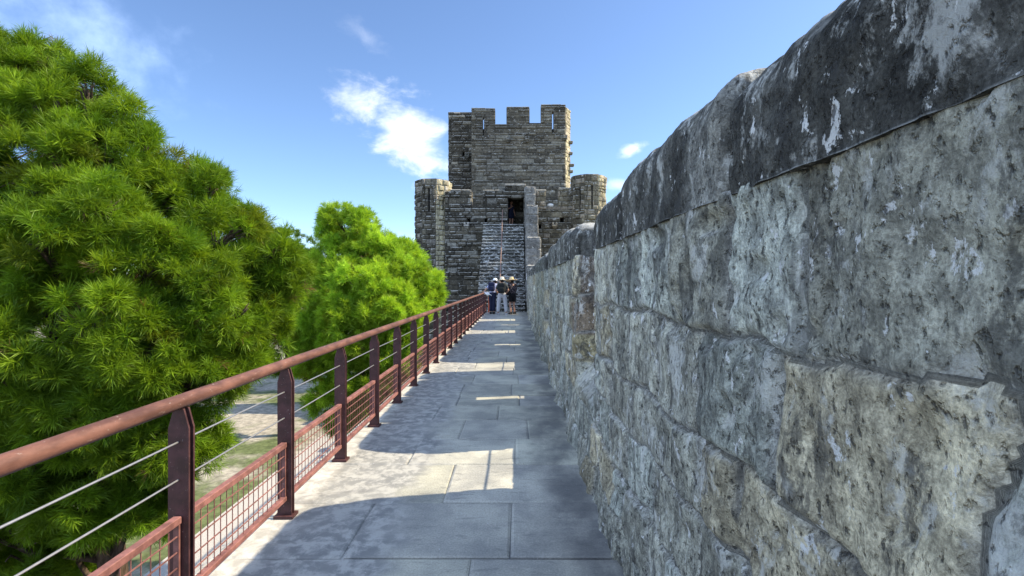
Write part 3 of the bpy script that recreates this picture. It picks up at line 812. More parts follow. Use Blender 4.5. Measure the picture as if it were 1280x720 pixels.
# turrets
DK = dark_tint(.05, .13, .93, .15, (.22, .20, .17))
tl = MB(); cx, cy = X(540.5, 30.6), 30.9
octagon_turret(tl, cx, cy, 1.10, GZ, Z(223, 29.9), (.25, .36), (.28, .5), (.01, .09), 201, DK, SUNLIT_TINT, [(1, .5, .10, Z(265, 30), Z(236, 30)), (2, .62, .09, Z(262, 30), Z(246, 30))], -140)
o = tl.build('turret', M_MAS); tag(o, 'eight-sided stone turret with arrow slits at the left end of the castle front', 'turret')
tr = MB(); cx, cy = X(736, 30.6), 30.9
octagon_turret(tr, cx, cy, 1.10, GZ, Z(217.5, 29.9), (.25, .36), (.28, .5), (.01, .10), 231, dark_tint(.08, .17, .88, .18, (.24, .21, .16)), SUNLIT_TINT, [(0, .62, .08, Z(264, 30), Z(233, 30)), (1, .55, .08, Z(262, 30), Z(232, 30)), (2, .5, .07, Z(258, 30), Z(236, 30))], -132)
o = tr.build('turret', M_MAS); tag(o, 'eight-sided stone turret with sunlit right flank rising just above the parapet wall', 'turret')

# ================================================================== KEEP
KY = 36.0
kp = empty('castle_keep', (0, KY, 0))
tag(kp, 'tall square stone keep with three merlons against the sky above the stairs', 'castle keep')
x0 = X(589.5, KY); x1 = X(707, KY); du = lambda u: X(u, KY) - x0
zs_ = {k: Z(k, KY) for k in (132, 133, 135, 136.5, 153.5, 155)}
holes = [(du(589), du(619), zs_[136.5], 99), (du(619), du(633), zs_[155], 99), (du(633), du(662), zs_[135], 99), (du(662), du(676), zs_[153.5], 99),
         (du(603.6), du(604.9), Z(169, KY), Z(147, KY)), (du(690.2), du(692), Z(166, KY), Z(140, KY))]
def keep_tint(r, u, z):
    # a pale repaired band low on the face, dark crust above
    g = .075 + .095 * r.random() ** 1.3
    p = .12 + (.30 if 7.5 < z < 10.6 and 1.2 < u < 6.2 else 0)
    if r.random() < p:
        k = r.uniform(.6, 1.05); return (.20 * k, .185 * k, .15 * k)
    g *= .78; return (g * 1.10, g * .98, g * .76)
mb = MB(); block_face(mb, (x0, KY, 0), (1, 0, 0), x1 - x0, 2.0, Z(132, KY), (.17, .30), (.4, 1.15), (.005, .06), holes, .55, 301, keep_tint, topjit=.04)
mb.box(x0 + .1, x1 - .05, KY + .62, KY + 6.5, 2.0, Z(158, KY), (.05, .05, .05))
mb.build('wall', M_MAS, kp)
# sunlit splayed corner with projecting bonding stones
mb = MB(); block_face(mb, (x1 + .004, KY + .01, 0), (.45, .95, 0), 1.05, 2.0, Z(133, KY), (.22, .34), (.4, .7), (.0, .06), (), .4, 311, SUNLIT_TINT, topjit=.05)
for zz in (Z(190, KY), Z(205, KY), Z(213, KY), Z(176, KY)):
    mb.box(x1 + .30, x1 + .30 + rnd.uniform(.28, .42), KY + .55, KY + 1.0, zz, zz + .17, (.17, .16, .13), .03)
mb.build('corner', M_MAS, kp)
mb = MB(); bx0 = X(560.5, 37.2); bx1 = X(589.5, 37.2)
block_face(mb, (bx0, 37.2, 0), (1, 0, 0), bx1 - bx0 + .25, 2.0, Z(140, 37.2), (.18, .30), (.4, 1.0), (.005, .09), [(1.05, 1.2, Z(196, 37.2), Z(190, 37.2))], .55, 321, dark_tint(.04, .10, .97, .05), topjit=.05)
block_face(mb, (x0 - .0, 37.2, 0), (0, -1, 0), 1.19, 2.0, Z(136.5, KY), (.18, .30), (.3, .6), (.0, .04), (), .3, 325, dark_tint(.05, .12))
block_face(mb, (bx0, 42.5, 0), (0, -1, 0), 5.28, 2.0, Z(140, 37.2), (.2, .32), (.4, 1.0), (0, .05), (), .3, 327, dark_tint(.06, .14))
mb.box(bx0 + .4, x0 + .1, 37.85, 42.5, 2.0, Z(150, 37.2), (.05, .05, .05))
mb.build('side_wall', M_MAS, kp)
for a, b, z in ((589.3, 618.9, zs_[136.5]), (633.2, 661.8, zs_[135]), (676.2, 707.2, zs_[132])):
    u = X(a, KY); mb = MB()
    while u < X(b, KY) - .05:
        u2 = min(u + rnd.uniform(.45, .9), X(b, KY)); 
        if X(b, KY) - u2 < .2: u2 = X(b, KY)
        mb.box(u, u2 - .01, KY - .05 - rnd.uniform(0, .02), KY + .58, z + .004, z + .075 + rnd.uniform(-.02, .02), (.15, .145, .13), .02); u = u2
    mb.build('coping', M_MAS, kp)
corbel(kp, 635, 174, KY, .8, (.17, .16, .14)); corbel(kp, 659, 174, KY, .8, (.17, .16, .14)); corbel(kp, 706, 172, KY, .8, (.16, .15, .13)); corbel(kp, 584.5, 195, 37.2, .7, (.10, .10, .09))

# ================================================================== PINES
def pine(name, label, clumps, base, base_z, seed, nlen, nwid, puff, dens, tint_lo, tint_hi, fill=4.6, cat='pine tree', group='pine trees left of the railing'):
    rs = np.random.RandomState(seed)
    root = empty(name, (base[0], base[1], base_z)); tag(root, label, cat, group)
    V, C = [], []
    ctr = np.mean([c[:3] for c in clumps], axis=0)
    puffs = []
    for (x, y, z, rr) in clumps:
        ns = max(6, int(fill * (rr / puff) ** 2)); d = rs.normal(size=(ns, 3)); d /= np.linalg.norm(d, axis=1, keepdims=True)
        out = np.array([x, y, z]) - ctr; out /= (np.linalg.norm(out) + 1e-6)
        d = d[(d @ out + .35 * d[:, 2]) > -.6]
        for q in d:
            puffs.append(np.array([x, y, z]) + q * rr * rs.uniform(.55, 1.0) ** .5)
    for pc in puffs:
        pr = puff * rs.uniform(.65, 1.2); nt_ = int(dens * rs.uniform(.6, 1.2))
        d = rs.normal(size=(nt_, 3)); d /= np.linalg.norm(d, axis=1, keepdims=True)
        o_ = pc - ctr; o_ /= np.linalg.norm(o_) + 1e-6; o_ = o_ * .7 + np.array([0, 0, .6])
        d = d[(d @ o_) > -.45]; n_ = len(d)
        if n_ == 0: continue
        p = pc + d * (pr * rs.uniform(.25, .8, n_))[:, None]
        ax = d + o_ * .5 + rs.normal(scale=.2, size=(n_, 3)); ax /= np.linalg.norm(ax, axis=1, keepdims=True)
        nn = 30
        a = np.repeat(ax, nn, axis=0); pb = np.repeat(p, nn, axis=0)
        rnd3 = rs.normal(size=(n_ * nn, 3)); side = np.cross(a, rnd3); side /= np.linalg.norm(side, axis=1, keepdims=True) + 1e-9
        th = np.radians(rs.uniform(6, 82, n_ * nn))
        dr = a * np.cos(th)[:, None] + side * np.sin(th)[:, None]
        ln = nlen * rs.uniform(.65, 1.15, n_ * nn)
        st_ = pb + a * (rs.uniform(-.35, .35, n_ * nn) * nlen)[:, None]
        tip = st_ + dr * ln[:, None] + np.array([0, 0, -.06]) * (ln * np.sin(th))[:, None]
        wv = np.cross(dr, rs.normal(size=(n_ * nn, 3))); wv /= np.linalg.norm(wv, axis=1, keepdims=True) + 1e-9
        wv *= nwid
        mid = st_ + dr * (ln * .45)[:, None]
        tri = np.stack([st_, mid + wv, tip, mid - wv], 1)
        V.append(tri.reshape(-1, 3))
        k = np.clip(rs.uniform(0, 1, n_) * .45 + .55 * rs.uniform(), 0, 1)
        cc = (np.array(tint_lo) + (np.array(tint_hi) - np.array(tint_lo)) * k[:, None]) * rs.uniform(.86, 1.12) * np.array([rs.uniform(.92, 1.06), 1, 1])
        if rs.uniform() < .03: cc = cc * np.array([1.12, .88, 1.0]) * .85
        brown = rs.uniform(size=n_) < .006; cc[brown] = (.16, .11, .04)
        cc = np.repeat(cc, nn * 4, axis=0); C.append(cc)
    V = np.concatenate(V); C = np.concatenate(C)
    Fq = np.arange(len(V)).reshape(-1, 4)
    me = bpy.data.meshes.new('crown'); V = V - np.array([base[0], base[1], base_z])
    me.vertices.add(len(V)); me.vertices.foreach_set('co', V.astype(np.float32).ravel())
    me.loops.add(len(V)); me.loops.foreach_set('vertex_index', np.arange(len(V), dtype=np.int32))
    me.polygons.add(len(Fq)); me.polygons.foreach_set('loop_start', np.arange(0, len(V), 4, dtype=np.int32))
    me.update(calc_edges=True)
    a = me.color_attributes.new('tint', 'FLOAT_COLOR', 'POINT'); t4 = np.ones((len(V), 4), np.float32); t4[:, :3] = C
    a.data.foreach_set('color', t4.ravel()); me.materials.append(M_NEEDLE)
    o = bpy.data.objects.new('crown', me); COL.objects.link(o); o.parent = root
    # trunk and limbs
    rr_ = random.Random(seed); mb = MB()
    top = (ctr[0], ctr[1], ctr[2] + .6)
    tp = [(base[0] + (top[0] - base[0]) * t + .12 * math.sin(3 * t + seed), base[1] + (top[1] - base[1]) * t + .1 * math.cos(4 * t), base_z + (top[2] - base_z) * t) for t in np.linspace(0, 1, 9)]
    tk = min(1, (top[2] - base_z) / 5); mb.tube(tp, [(.24 - .17 * t) * tk for t in np.linspace(0, 1, 9)], 10)
    mb.build('trunk', M_BARK, root, True)
    mb = MB()
    for (x, y, z, q) in clumps:
        t = min(.95, max(.2, (z - base_z - rr_.uniform(.8, 1.8)) / (top[2] - base_z))); i = t * 8; i0 = int(i); s = Vector(tp[i0]).lerp(Vector(tp[min(8, i0 + 1)]), i - i0)
        e = Vector((x, y, z)); m = s.lerp(e, .5) + Vector((rr_.uniform(-.15, .15), rr_.uniform(-.15, .15), rr_.uniform(-.25, .1)))
        mb.tube([s, s.lerp(m, .5), m, m.lerp(e, .55) + Vector((0, 0, .04)), e], [.06 * tk, .05 * tk, .04 * tk, .028 * tk, .012], 6)
        for _ in range(7):
            dd = Vector((rr_.gauss(0, 1), rr_.gauss(0, 1), rr_.gauss(.3, 1))).normalized() * q * rr_.uniform(.4, .7)
            mb.tube([m.lerp(e, rr_.uniform(.3, 1)), e + dd * .5 + Vector((0, 0, -.03)), e + dd], [.018, .012, .005], 5)
    mb.build('branches', M_BARK, root, True)
    return root
def clump_from(lst):
    out = []
    for (u, v, y, rpx) in lst:
        x, yy, z = P(u, v, y); out.append((x, yy, z, rpx / F * y))
    return out
rp = random.Random(55)
# near pine: rounded crown with a shoulder falling towards the walk
near = [(15, 65, 6.5, 26), (55, 78, 6.5, 28), (110, 112, 6.4, 30), (150, 150, 6.3, 26), (178, 190, 6.3, 24), (232, 215, 6.7, 22), (262, 240, 6.6, 22), (300, 285, 6.6, 26), (345, 318, 6.7, 22), (365, 345, 6.8, 18), (60, 180, 5.8, 34), (130, 260, 5.6, 34), (215, 300, 5.9, 30), (55, 300, 5.3, 36), (260, 345, 6.0, 28), (150, 395, 5.4, 32), (300, 390, 6.1, 24), (20, 115, 6.6, 62), (85, 150, 6.5, 62), (130, 205, 6.3, 60), (30, 215, 6.1, 72), (-60, 110, 6.8, 80), (-80, 240, 6.3, 90), (200, 260, 6.6, 58), (235, 255, 6.9, 52),
        (105, 290, 5.9, 70), (20, 330, 5.7, 78), (270, 310, 6.7, 55), (185, 345, 6.0, 64), (315, 350, 6.8, 50), (342, 352, 7.0, 36), (265, 390, 6.3, 58), (100, 410, 5.6, 72), (325, 405, 6.7, 40),
        (-70, 390, 5.7, 90), (15, 470, 5.5, 74), (185, 440, 5.8, 62), (245, 470, 6.2, 50), (290, 455, 6.6, 40), (110, 515, 5.7, 60), (195, 540, 6.1, 50), (240, 560, 6.5, 34), (30, 580, 5.7, 60), (-70, 520, 5.6, 85), (110, 620, 6.0, 50), (20, 680, 5.9, 60), (-80, 640, 5.8, 80), (170, 640, 6.4, 40),
        (60, 240, 7.4, 90), (0, 200, 8.2, 110), (110, 330, 8.2, 110), (10, 430, 8.0, 110), (190, 430, 8.0, 80), (90, 540, 7.6, 80), (270, 430, 7.8, 54), (-60, 560, 7.4, 120), (60, 650, 7.2, 90), (180, 560, 7.6, 60),  (160, 320, 7.4, 90), (60, 420, 7.0, 90), (-20, 320, 7.4, 110), (240, 380, 7.5, 70)]
pine('pine_tree', 'large dense bushy pine filling the left foreground beyond the railing', clump_from(near), (-5.6, 7.2), GZ, 3, .15, .0036, .20, 27, (.07, .14, .009), (.22, .35, .018))
far = [(425, 282, 12.2, 24), (445, 284, 12.0, 18), (478, 318, 11.8, 16), (500, 312, 12.2, 14), (512, 322, 12.4, 14), (545, 352, 12.3, 12), (549, 368, 12.4, 10), (480, 350, 11.2, 18), (505, 372, 11.3, 18), (460, 395, 10.9, 20), (445, 300, 12.4, 38), (425, 330, 12.2, 38), (470, 325, 12.0, 38), (450, 365, 11.4, 46), (497, 345, 11.8, 34), (520, 355, 12.0, 30), (505, 330, 12.6, 28), (515, 340, 12.8, 26), (535, 362, 12.2, 22), (482, 385, 11.3, 40), (520, 388, 11.9, 28), (538, 382, 12.5, 18), (445, 415, 11.2, 42), (485, 425, 11.5, 36),
       (515, 415, 12.0, 26), (455, 460, 11.4, 38), (490, 460, 11.8, 28), (412, 380, 12.0, 40), (405, 430, 11.8, 42), (465, 350, 13.2, 50), (495, 400, 13.2, 44), (445, 410, 13.0, 50), (425, 500, 11.8, 36), (462, 500, 12.2, 26)]
far = [(u - 9 if u > 490 else u, v, y, r_) for u, v, y, r_ in far]
pine('pine_tree', 'bright yellow-green pine beside the railing farther along the walk, in front of the castle', clump_from(far), (-4.4, 12.6), GZ, 8, .15, .0052, .24, 34, (.13, .26, .016), (.48, .68, .055), 5.2)
back = [(360, 330, 24, 40), (335, 345, 24, 40), (385, 350, 24, 36), (350, 375, 23.5, 46), (395, 385, 24, 40), (320, 385, 24, 40), (365, 420, 23.5, 50)]
pine('pine_tree', 'distant darker pine seen between the two nearer pine crowns', clump_from(back), (-11.2, 24.2), GZ, 13, .2, .010, .36, 22, (.05, .11, .01), (.14, .22, .02), 5)
back = [(300, 300, 31, 40), (265, 310, 31, 40), (240, 340, 31, 44), (310, 345, 31, 40), (280, 360, 31, 50), (330, 380, 31, 36)]
pine('pine_tree', 'far pine lowest on the horizon behind the large left pine', clump_from(back), (-18, 31.5), GZ, 17, .2, .012, .45, 20, (.05, .11, .01), (.13, .21, .02), 5)

for i, (u, v, y, h, lab) in enumerate(((226, 470, 38, 1.5, 'round green shrub on the pale ground seen through the railing, nearest the large pine'), (262, 446, 49, 1.9, 'low dark shrub on the pale ground farther off behind the second railing gap'), (303, 470, 39, 1.3, 'small olive shrub on the pale ground below the handrail between the two pines'), (214, 560, 22.5, 1.0, 'small pale green bush near the foot of the rampart below the railing mesh'))):
    x = X(u, y); z = GZ
    pine('shrub', lab, [(x, y, z + h * .55, h * .5), (x + h * .45, y + .2, z + h * .4, h * .38), (x - h * .5, y - .1, z + h * .42, h * .4)], (x, y), z - .05, 60 + i, .17, .012, .3, 22, (.05, .09, .02), (.15, .21, .04), 5, 'shrub', 'shrubs on the ground below the rampart')
# ================================================================== PEOPLE
def skin_mesh(name, pts, edges, radii, mat, parent, sub=2):
    """grow one continuous surface along a skeleton; pts in the parent's local space"""
    me = bpy.data.meshes.new(name); me.from_pydata([tuple(p) for p in pts], edges, [])
    o = bpy.data.objects.new(name, me); COL.objects.link(o)
    m = o.modifiers.new('skin', 'SKIN'); m.use_smooth_shade = True
    sl = me.skin_vertices[0] if me.skin_vertices else None
    if sl is None:
        import bmesh
        b = bmesh.new(); b.from_mesh(me); b.verts.layers.skin.verify(); b.to_mesh(me); b.free(); sl = me.skin_vertices[0]
    for i, r_ in enumerate(radii):
        sl.data[i].radius = r_ if isinstance(r_, tuple) else (r_, r_); sl.data[i].use_root = (i == 0)
    s = o.modifiers.new('sub', 'SUBSURF'); s.levels = sub; s.render_levels = sub
    dg = bpy.context.evaluated_depsgraph_get(); dg.update()
    nm = bpy.data.meshes.new_from_object(o.evaluated_get(dg)); 
    COL.objects.unlink(o); bpy.data.objects.remove(o)
    nm.materials.clear(); nm.materials.append(mat)
    nm.polygons.foreach_set('use_smooth', np.ones(len(nm.polygons), dtype=bool))
    nm.name = name
    o = bpy.data.objects.new(name, nm); COL.objects.link(o); o.parent = parent
    return o
def tintmat(name, col, rough=.85, pattern=None):
    t = NT(name)
    n1 = t.noise(t.pos(), 60, 3); c = t.mix(1.0, col, t.mix(t.ramp(n1, .3, .7), (.85,) * 3, (1.15,) * 3), 'MULTIPLY')
    if pattern is not None:
        v = t.noise(t.pos(), 22, 2, .5, .4); c = t.mix(t.ramp(v, .57, .60), c, pattern)
    return t.done(t.bsdf(c, rough, None, .2))
SKIN = tintmat('skin', (.48, .27, .19), .6)
HAIR = tintmat('dark_hair', (.02, .015, .012), .6)

def head_mesh(c, yaw, nod=0.0):
    """face of +Y turned by yaw: skull, jaw, nose, ears as one surface"""
    n, m = 20, 14; V = []; Fc = []
    for j in range(m + 1):
        ph = math.pi * j / m
        for i in range(n):
            th = 2 * math.pi * i / n
            x = .075 * math.sin(ph) * math.sin(th); y = .096 * math.sin(ph) * math.cos(th); z = .115 * math.cos(ph)
            if z < 0: x *= 1 - .35 * (-z / .115); y *= 1 - .12 * (-z / .115)
            fr = math.cos(th)
            if fr > .94 and abs(z + .02) < .03: y += .022 * (1 - abs(z + .02) / .03)      # nose
            if fr > .5 and abs(z - .012) < .016: y -= .006                                 # eye line
            if abs(math.sin(th)) > .95 and abs(z) < .035: x *= 1.16                          # ears
            V.append((x, y, z))
    for j in range(m):
        for i in range(n): Fc.append((j * n + i, (j + 1) * n + i, (j + 1) * n + (i + 1) % n, j * n + (i + 1) % n))
    cy_, sy_ = math.cos(yaw), math.sin(yaw); cn, sn = math.cos(nod), math.sin(nod)
    out = []
    for x, y, z in V:
        y, z = y * cn + z * sn, -y * sn + z * cn
        out.append((c[0] + x * cy_ - y * sy_, c[1] + x * sy_ + y * cy_, c[2] + z))
    return out, Fc
def person(label, loc, yaw, pose, clothes, hat=None, hair_long=.0, scale=1.0):
    root = empty('person', loc); root.rotation_euler = (0, 0, yaw); root.scale = (scale,) * 3
    tag(root, label, 'person')
    J = {'pelvis': (0, 0, .93), 'waist': (0, .0, 1.06), 'chest': (0, 0, 1.27), 'neck': (0, 0, 1.42), 'skull': (0, .015, 1.50),
         'shl': (-.17, 0, 1.36), 'shr': (.17, 0, 1.36), 'ell': (-.23, -.02, 1.09), 'elr': (.23, -.02, 1.09), 'wrl': (-.23, .10, .86), 'wrr': (.23, .10, .86),
         'hal': (-.22, .14, .79), 'har': (.22, .14, .79),
         'hipl': (-.09, 0, .88), 'hipr': (.09, 0, .88), 'knl': (-.10, .03, .49), 'knr': (.10, .03, .49), 'anl': (-.11, -.02, .09), 'anr': (.11, -.02, .09), 'tol': (-.13, .12, .04), 'tor': (.13, .12, .04)}
    J.update(pose.get('J', {}))
    names = list(J); ix = {k: i for i, k in enumerate(names)}
    E = [('pelvis', 'waist'), ('waist', 'chest'), ('chest', 'neck'), ('neck', 'skull'), ('chest', 'shl'), ('chest', 'shr'), ('shl', 'ell'), ('shr', 'elr'), ('ell', 'wrl'), ('elr', 'wrr'), ('wrl', 'hal'), ('wrr', 'har'),
         ('pelvis', 'hipl'), ('pelvis', 'hipr'), ('hipl', 'knl'), ('hipr', 'knr'), ('knl', 'anl'), ('knr', 'anr'), ('anl', 'tol'), ('anr', 'tor')]
    R = dict(pelvis=(.13, .10), waist=(.115, .085), chest=(.135, .095), neck=.05, skull=.05, shl=.058, shr=.058, ell=.04, elr=.04, wrl=.027, wrr=.027, hal=(.034, .018), har=(.034, .018),
             hipl=.085, hipr=.085, knl=.054, knr=.054, anl=.038, anr=.038, tol=.036, tor=.036)
    body = skin_mesh('body', [J[k] for k in names], [(ix[a], ix[b]) for a, b in E], [R[k] for k in names], SKIN, root)
    # head and five fingers a hand, joined into the same body mesh
    me = body.data; hv = MB()
    hc = Vector(J['skull']) + Vector((0, .012, .055)); v, f = head_mesh(hc, pose.get('head', 0), pose.get('nod', 0)); hv.add(v, f)
    for s, hk, wk in ((-1, 'hal', 'wrl'), (1, 'har', 'wrr')):
        h = Vector(J[hk]); d = (h - Vector(J[wk])).normalized(); sd = Vector((1, 0, 0)) - d * d.x; sd.normalize(); up = d.cross(sd)
        for q, ln in enumerate((.066, .078, .072, .056)):
            b = h + d * .025 + sd * (q - 1.5) * .019
            hv.tube([b, b + d * ln * .5 - up * .004, b + d * ln * .85 - up * .018], [.0095, .0085, .006], 6)
        b = h - sd * s * .03; hv.tube([b, b - sd * s * .022 + d * .03, b - sd * s * .022 + d * .056], [.011, .01, .007], 6)
    import bmesh
    bm = bmesh.new(); bm.from_mesh(me); vs = [bm.verts.new(p) for p in hv.v]
    for q in hv.f:
        try: bm.faces.new([vs[i] for i in q]).smooth = True
        except ValueError: pass
    bm.to_mesh(me); bm.free()
    yw = pose.get('head', 0)
    for s in (-1, 1):
        ev = MB()
        p = Vector((s * .03, .088, .012)); p = Vector((p.x * math.cos(yw) - p.y * math.sin(yw), p.x * math.sin(yw) + p.y * math.cos(yw), p.z)); c = hc + p
        ev.lathe((c.x, c.y, c.z - .006), [(.002, 0), (.008, .003), (.009, .006), (.008, .009), (.002, .012)], 8)
        ev.v = [tuple(Vector(parent_world(root)) + Vector(p)) for p in ev.v]
        ev.build('eye', HAIR, body)
    hb = MB(); hb.lathe((0, 0, 0), [(.04, .125), (.075, .10), (.092, .06), (.097, .02), (.092, -.03 - hair_long * .5), (.07, -.06 - hair_long)][::-1], 16, sx=.88, sy=1.06)
    off = Vector((.018 * math.sin(yw), -.018 * math.cos(yw), .005))
    hb.v = [tuple(Vector(parent_world(root)) + hc + off + Vector(p)) for p in hb.v]
    hb.build('hair', HAIR, root, True)
    def world(p): return tuple(Vector(parent_world(root)) + Vector(p))
    for kind, mat, ex in clothes:
        if kind == 'top':
            sl = ex.get('sleeve', .6)
            el = lambda a, b, t: tuple(Vector(J[a]).lerp(Vector(J[b]), t))
            pts = [J['waist'], tuple(Vector(J['pelvis']) + Vector((0, 0, -.02))), J['chest'], tuple(Vector(J['neck']) + Vector((0, -.005, .0))), J['shl'], J['shr']]
            ed = [(0, 1), (0, 2), (2, 3), (2, 4), (2, 5)]; rr_ = [(.145, .115), (.155, .125), (.165, .13), .072, .085, .085]
            if sl <= 1: pts += [el('shl', 'ell', sl), el('shr', 'elr', sl)]; ed += [(4, 6), (5, 7)]; rr_ += [.062, .062]
            else: pts += [J['ell'], J['elr'], el('ell', 'wrl', .95), el('elr', 'wrr', .95)]; ed += [(4, 6), (5, 7), (6, 8), (7, 9)]; rr_ += [.056, .056, .04, .04]
            skin_mesh('top', pts, ed, rr_, mat, root)
        if kind == 'trousers':
            lg = ex.get('leg', 1.0); k = ex.get('fit', 1.0)
            pts = [tuple(Vector(J['pelvis']) + Vector((0, 0, .03))), tuple(Vector(J['pelvis']) + Vector((0, 0, .12))), J['hipl'], J['hipr']]; ed = [(0, 1), (0, 2), (0, 3)]; rr_ = [(.15, .118), (.14, .105), .105 * k, .105 * k]
            if lg <= .6:
                for a, b, i in (('hipl', 'knl', 2), ('hipr', 'knr', 3)):
                    pts.append(tuple(Vector(J[a]).lerp(Vector(J[b]), lg / .6 * .95))); ed.append((i, len(pts) - 1)); rr_.append(.088 * k)
            else:
                for a, b, c_, i in (('hipl', 'knl', 'anl', 2), ('hipr', 'knr', 'anr', 3)):
                    pts += [J[b], tuple(Vector(J[b]).lerp(Vector(J[c_]), .93))]; ed += [(i, len(pts) - 2), (len(pts) - 2, len(pts) - 1)]; rr_ += [.085 * k, .078 * k]
            skin_mesh('trousers' if lg > .6 else 'shorts', pts, ed, rr_, mat, root)
        if kind == 'shoes':
            for a, t_ in (('anl', 'tol'), ('anr', 'tor')):
                A = Vector(J[a]); T_ = Vector(J[t_]); A.z = .055; back = A - (T_ - A).normalized() * .05
                back.z = .05; T2 = T_ + (T_ - A).normalized() * .03; T2.z = .04
                skin_mesh('shoe', [tuple(A), tuple(back), tuple(A.lerp(T2, .55)), tuple(T2)], [(0, 1), (0, 2), (2, 3)], [.055, .045, .048, .038], mat, root, 1)
    if hat:
        brim, hm, tilt, crown = hat
        hb = MB(); hb.lathe((0, 0, 0), [(brim, -.016), (brim + .004, -.008), (.105, .012), (.098, .06), (.085, .06 + crown), (.05, .075 + crown), (.004, .078 + crown)], 22, sx=.98, sy=1.08)
        tz = math.tan(tilt)
        hb.v = [world((hc.x + x, hc.y + y, hc.z + .045 + z - y * tz + .012 * math.sin(x * 40) * (1 if math.hypot(x, y) > .12 else 0))) for x, y, z in hb.v]
        hb.build('hat', hm, root, True)
    return root, J
def backpack(label, root, yaw, c, size, col, strapcol, J):
    """bag worn on a back: body, pocket, straps; c in the wearer's local space"""
    bag = empty('backpack', (0, 0, 0)); q = Vector(c); cy_, sy_ = math.cos(yaw), math.sin(yaw)
    bag.location = Vector(root.location) + Vector((q.x * cy_ - q.y * sy_, q.x * sy_ + q.y * cy_, q.z)); bag.rotation_euler = (0, 0, yaw)
    tag(bag, label, 'backpack'); w_, d_, h_ = size
    M = tintmat('bag_fabric', col, .8); MS = tintmat('bag_strap', strapcol, .7); B = Vector(bag.location)
    def put(v, d, f, name, mat):
        v = v + d * (.006 * fbm(v * 14, 2, 4))[:, None]; v = v + np.array(B)
        return link_mesh(name, v, f, mat, bag, smooth=True)
    v, d, f = rounded_box(-w_ / 2, w_ / 2, -d_ / 2, d_ / 2, -h_ / 2, h_ / 2, .025, (.06, .05, .09)); put(v, d, f, 'pack', M)
    v, d, f = rounded_box(-w_ * .38, w_ * .38, -d_ / 2 - .05, -d_ / 2 + .02, -h_ * .42, h_ * .02, .025, (.03, .03, .04)); put(v, d, f, 'pocket', M)
    for s in (-1, 1):
        m = MB(); m.tube([tuple(B + Vector(p)) for p in ((s * .09, d_ / 2 - .02, h_ * .42), (s * .11, d_ / 2 + .05, h_ * .50), (s * .12, d_ / 2 + .16, h_ * .42), (s * .13, d_ / 2 + .19, h_ * .1), (s * .13, d_ / 2 + .1, -h_ * .3), (s * .10, d_ / 2 - .02, -h_ * .4))], .017, 6); m.build('strap', MS, bag, True)
    return bag
CREAM = tintmat('cream_straw', (.62, .55, .42)); WHITE = tintmat('white_cotton', (.72, .72, .72)); NAVY = tintmat('navy_cloth', (.016, .02, .045)); STONE = tintmat('pale_grey_cloth', (.40, .40, .42))
BLACK = tintmat('black_cloth', (.012, .012, .014)); FLORAL = tintmat('patterned_cloth', (.03, .025, .03), pattern=(.30, .24, .24)); LAV = tintmat('pale_blue_cloth', (.34, .36, .52)); SHOE = tintmat('dark_shoe', (.03, .028, .026)); GREY = tintmat('charcoal_shirt', (.05, .055, .055))
# 1 leaning on the railing
y1 = 23.0; px = X(615.5, y1); ya = math.radians(-8)
ro, J = person('person in navy trousers and pale blue top bowing beside the railing with a white cloth', (px, y1, 0), ya,
    {'J': {'chest': (.03, .10, 1.25), 'waist': (0, .02, 1.06), 'neck': (.06, .20, 1.37), 'skull': (.08, .26, 1.43), 'shl': (-.13, .10, 1.34), 'shr': (.20, .14, 1.33), 'ell': (-.30, .10, 1.17), 'wrl': (-.42, .13, 1.045), 'hal': (-.47, .15, 1.03), 'elr': (.26, .24, 1.08), 'wrr': (.20, .42, 1.0), 'har': (.18, .48, .98), 'knl': (-.07, .02, .49), 'knr': (.07, .02, .49), 'anl': (-.07, -.02, .09), 'anr': (.07, -.02, .09), 'tol': (-.09, .12, .04), 'tor': (.09, .12, .04)}, 'head': -.6, 'nod': .35},
    [('top', LAV, {'sleeve': .9}), ('trousers', NAVY, {'leg': 1, 'fit': 1.1}), ('shoes', SHOE, {})], (.20, WHITE, .25, .05))
backpack('navy backpack on the person bowing beside the railing', ro, ya, (-.02, -.10, 1.27), (.30, .17, .40), (.014, .018, .05), (.02, .02, .04), J)
m = MB(); B = Vector(ro.location); r = random.Random(2)
gv = []
for i in range(8):
    for j in range(5):
        a = i / 7; gv.append(tuple(B + Vector((-.38 + .40 * a, -.10 + .07 * j + .01 * math.sin(i * 2), 1.015 - .06 * a + .02 * math.sin(i * 1.7 + j) - (.08 if j in (0,) else 0)))))
fc = [(i * 5 + j, (i + 1) * 5 + j, (i + 1) * 5 + j + 1, i * 5 + j + 1) for i in range(7) for j in range(4)]
m.add(gv + [(x, y, z - .03) for x, y, z in gv], fc + [tuple(40 + q for q in f[::-1]) for f in fc] + [(i * 5, i * 5 + 40, i * 5 + 45, i * 5 + 5) for i in range(7)] + [(4 + i * 5, 9 + i * 5, 49 + i * 5, 44 + i * 5) for i in range(7)] + [(0, 1, 41, 40), (1, 2, 42, 41), (2, 3, 43, 42), (3, 4, 44, 43)] + [(35, 75, 76, 36), (36, 76, 77, 37), (37, 77, 78, 38), (38, 78, 79, 39)])
o = m.build('folded_jacket', WHITE, None, True); tag(o, 'folded white jacket over the arm of the person beside the railing', 'jacket')
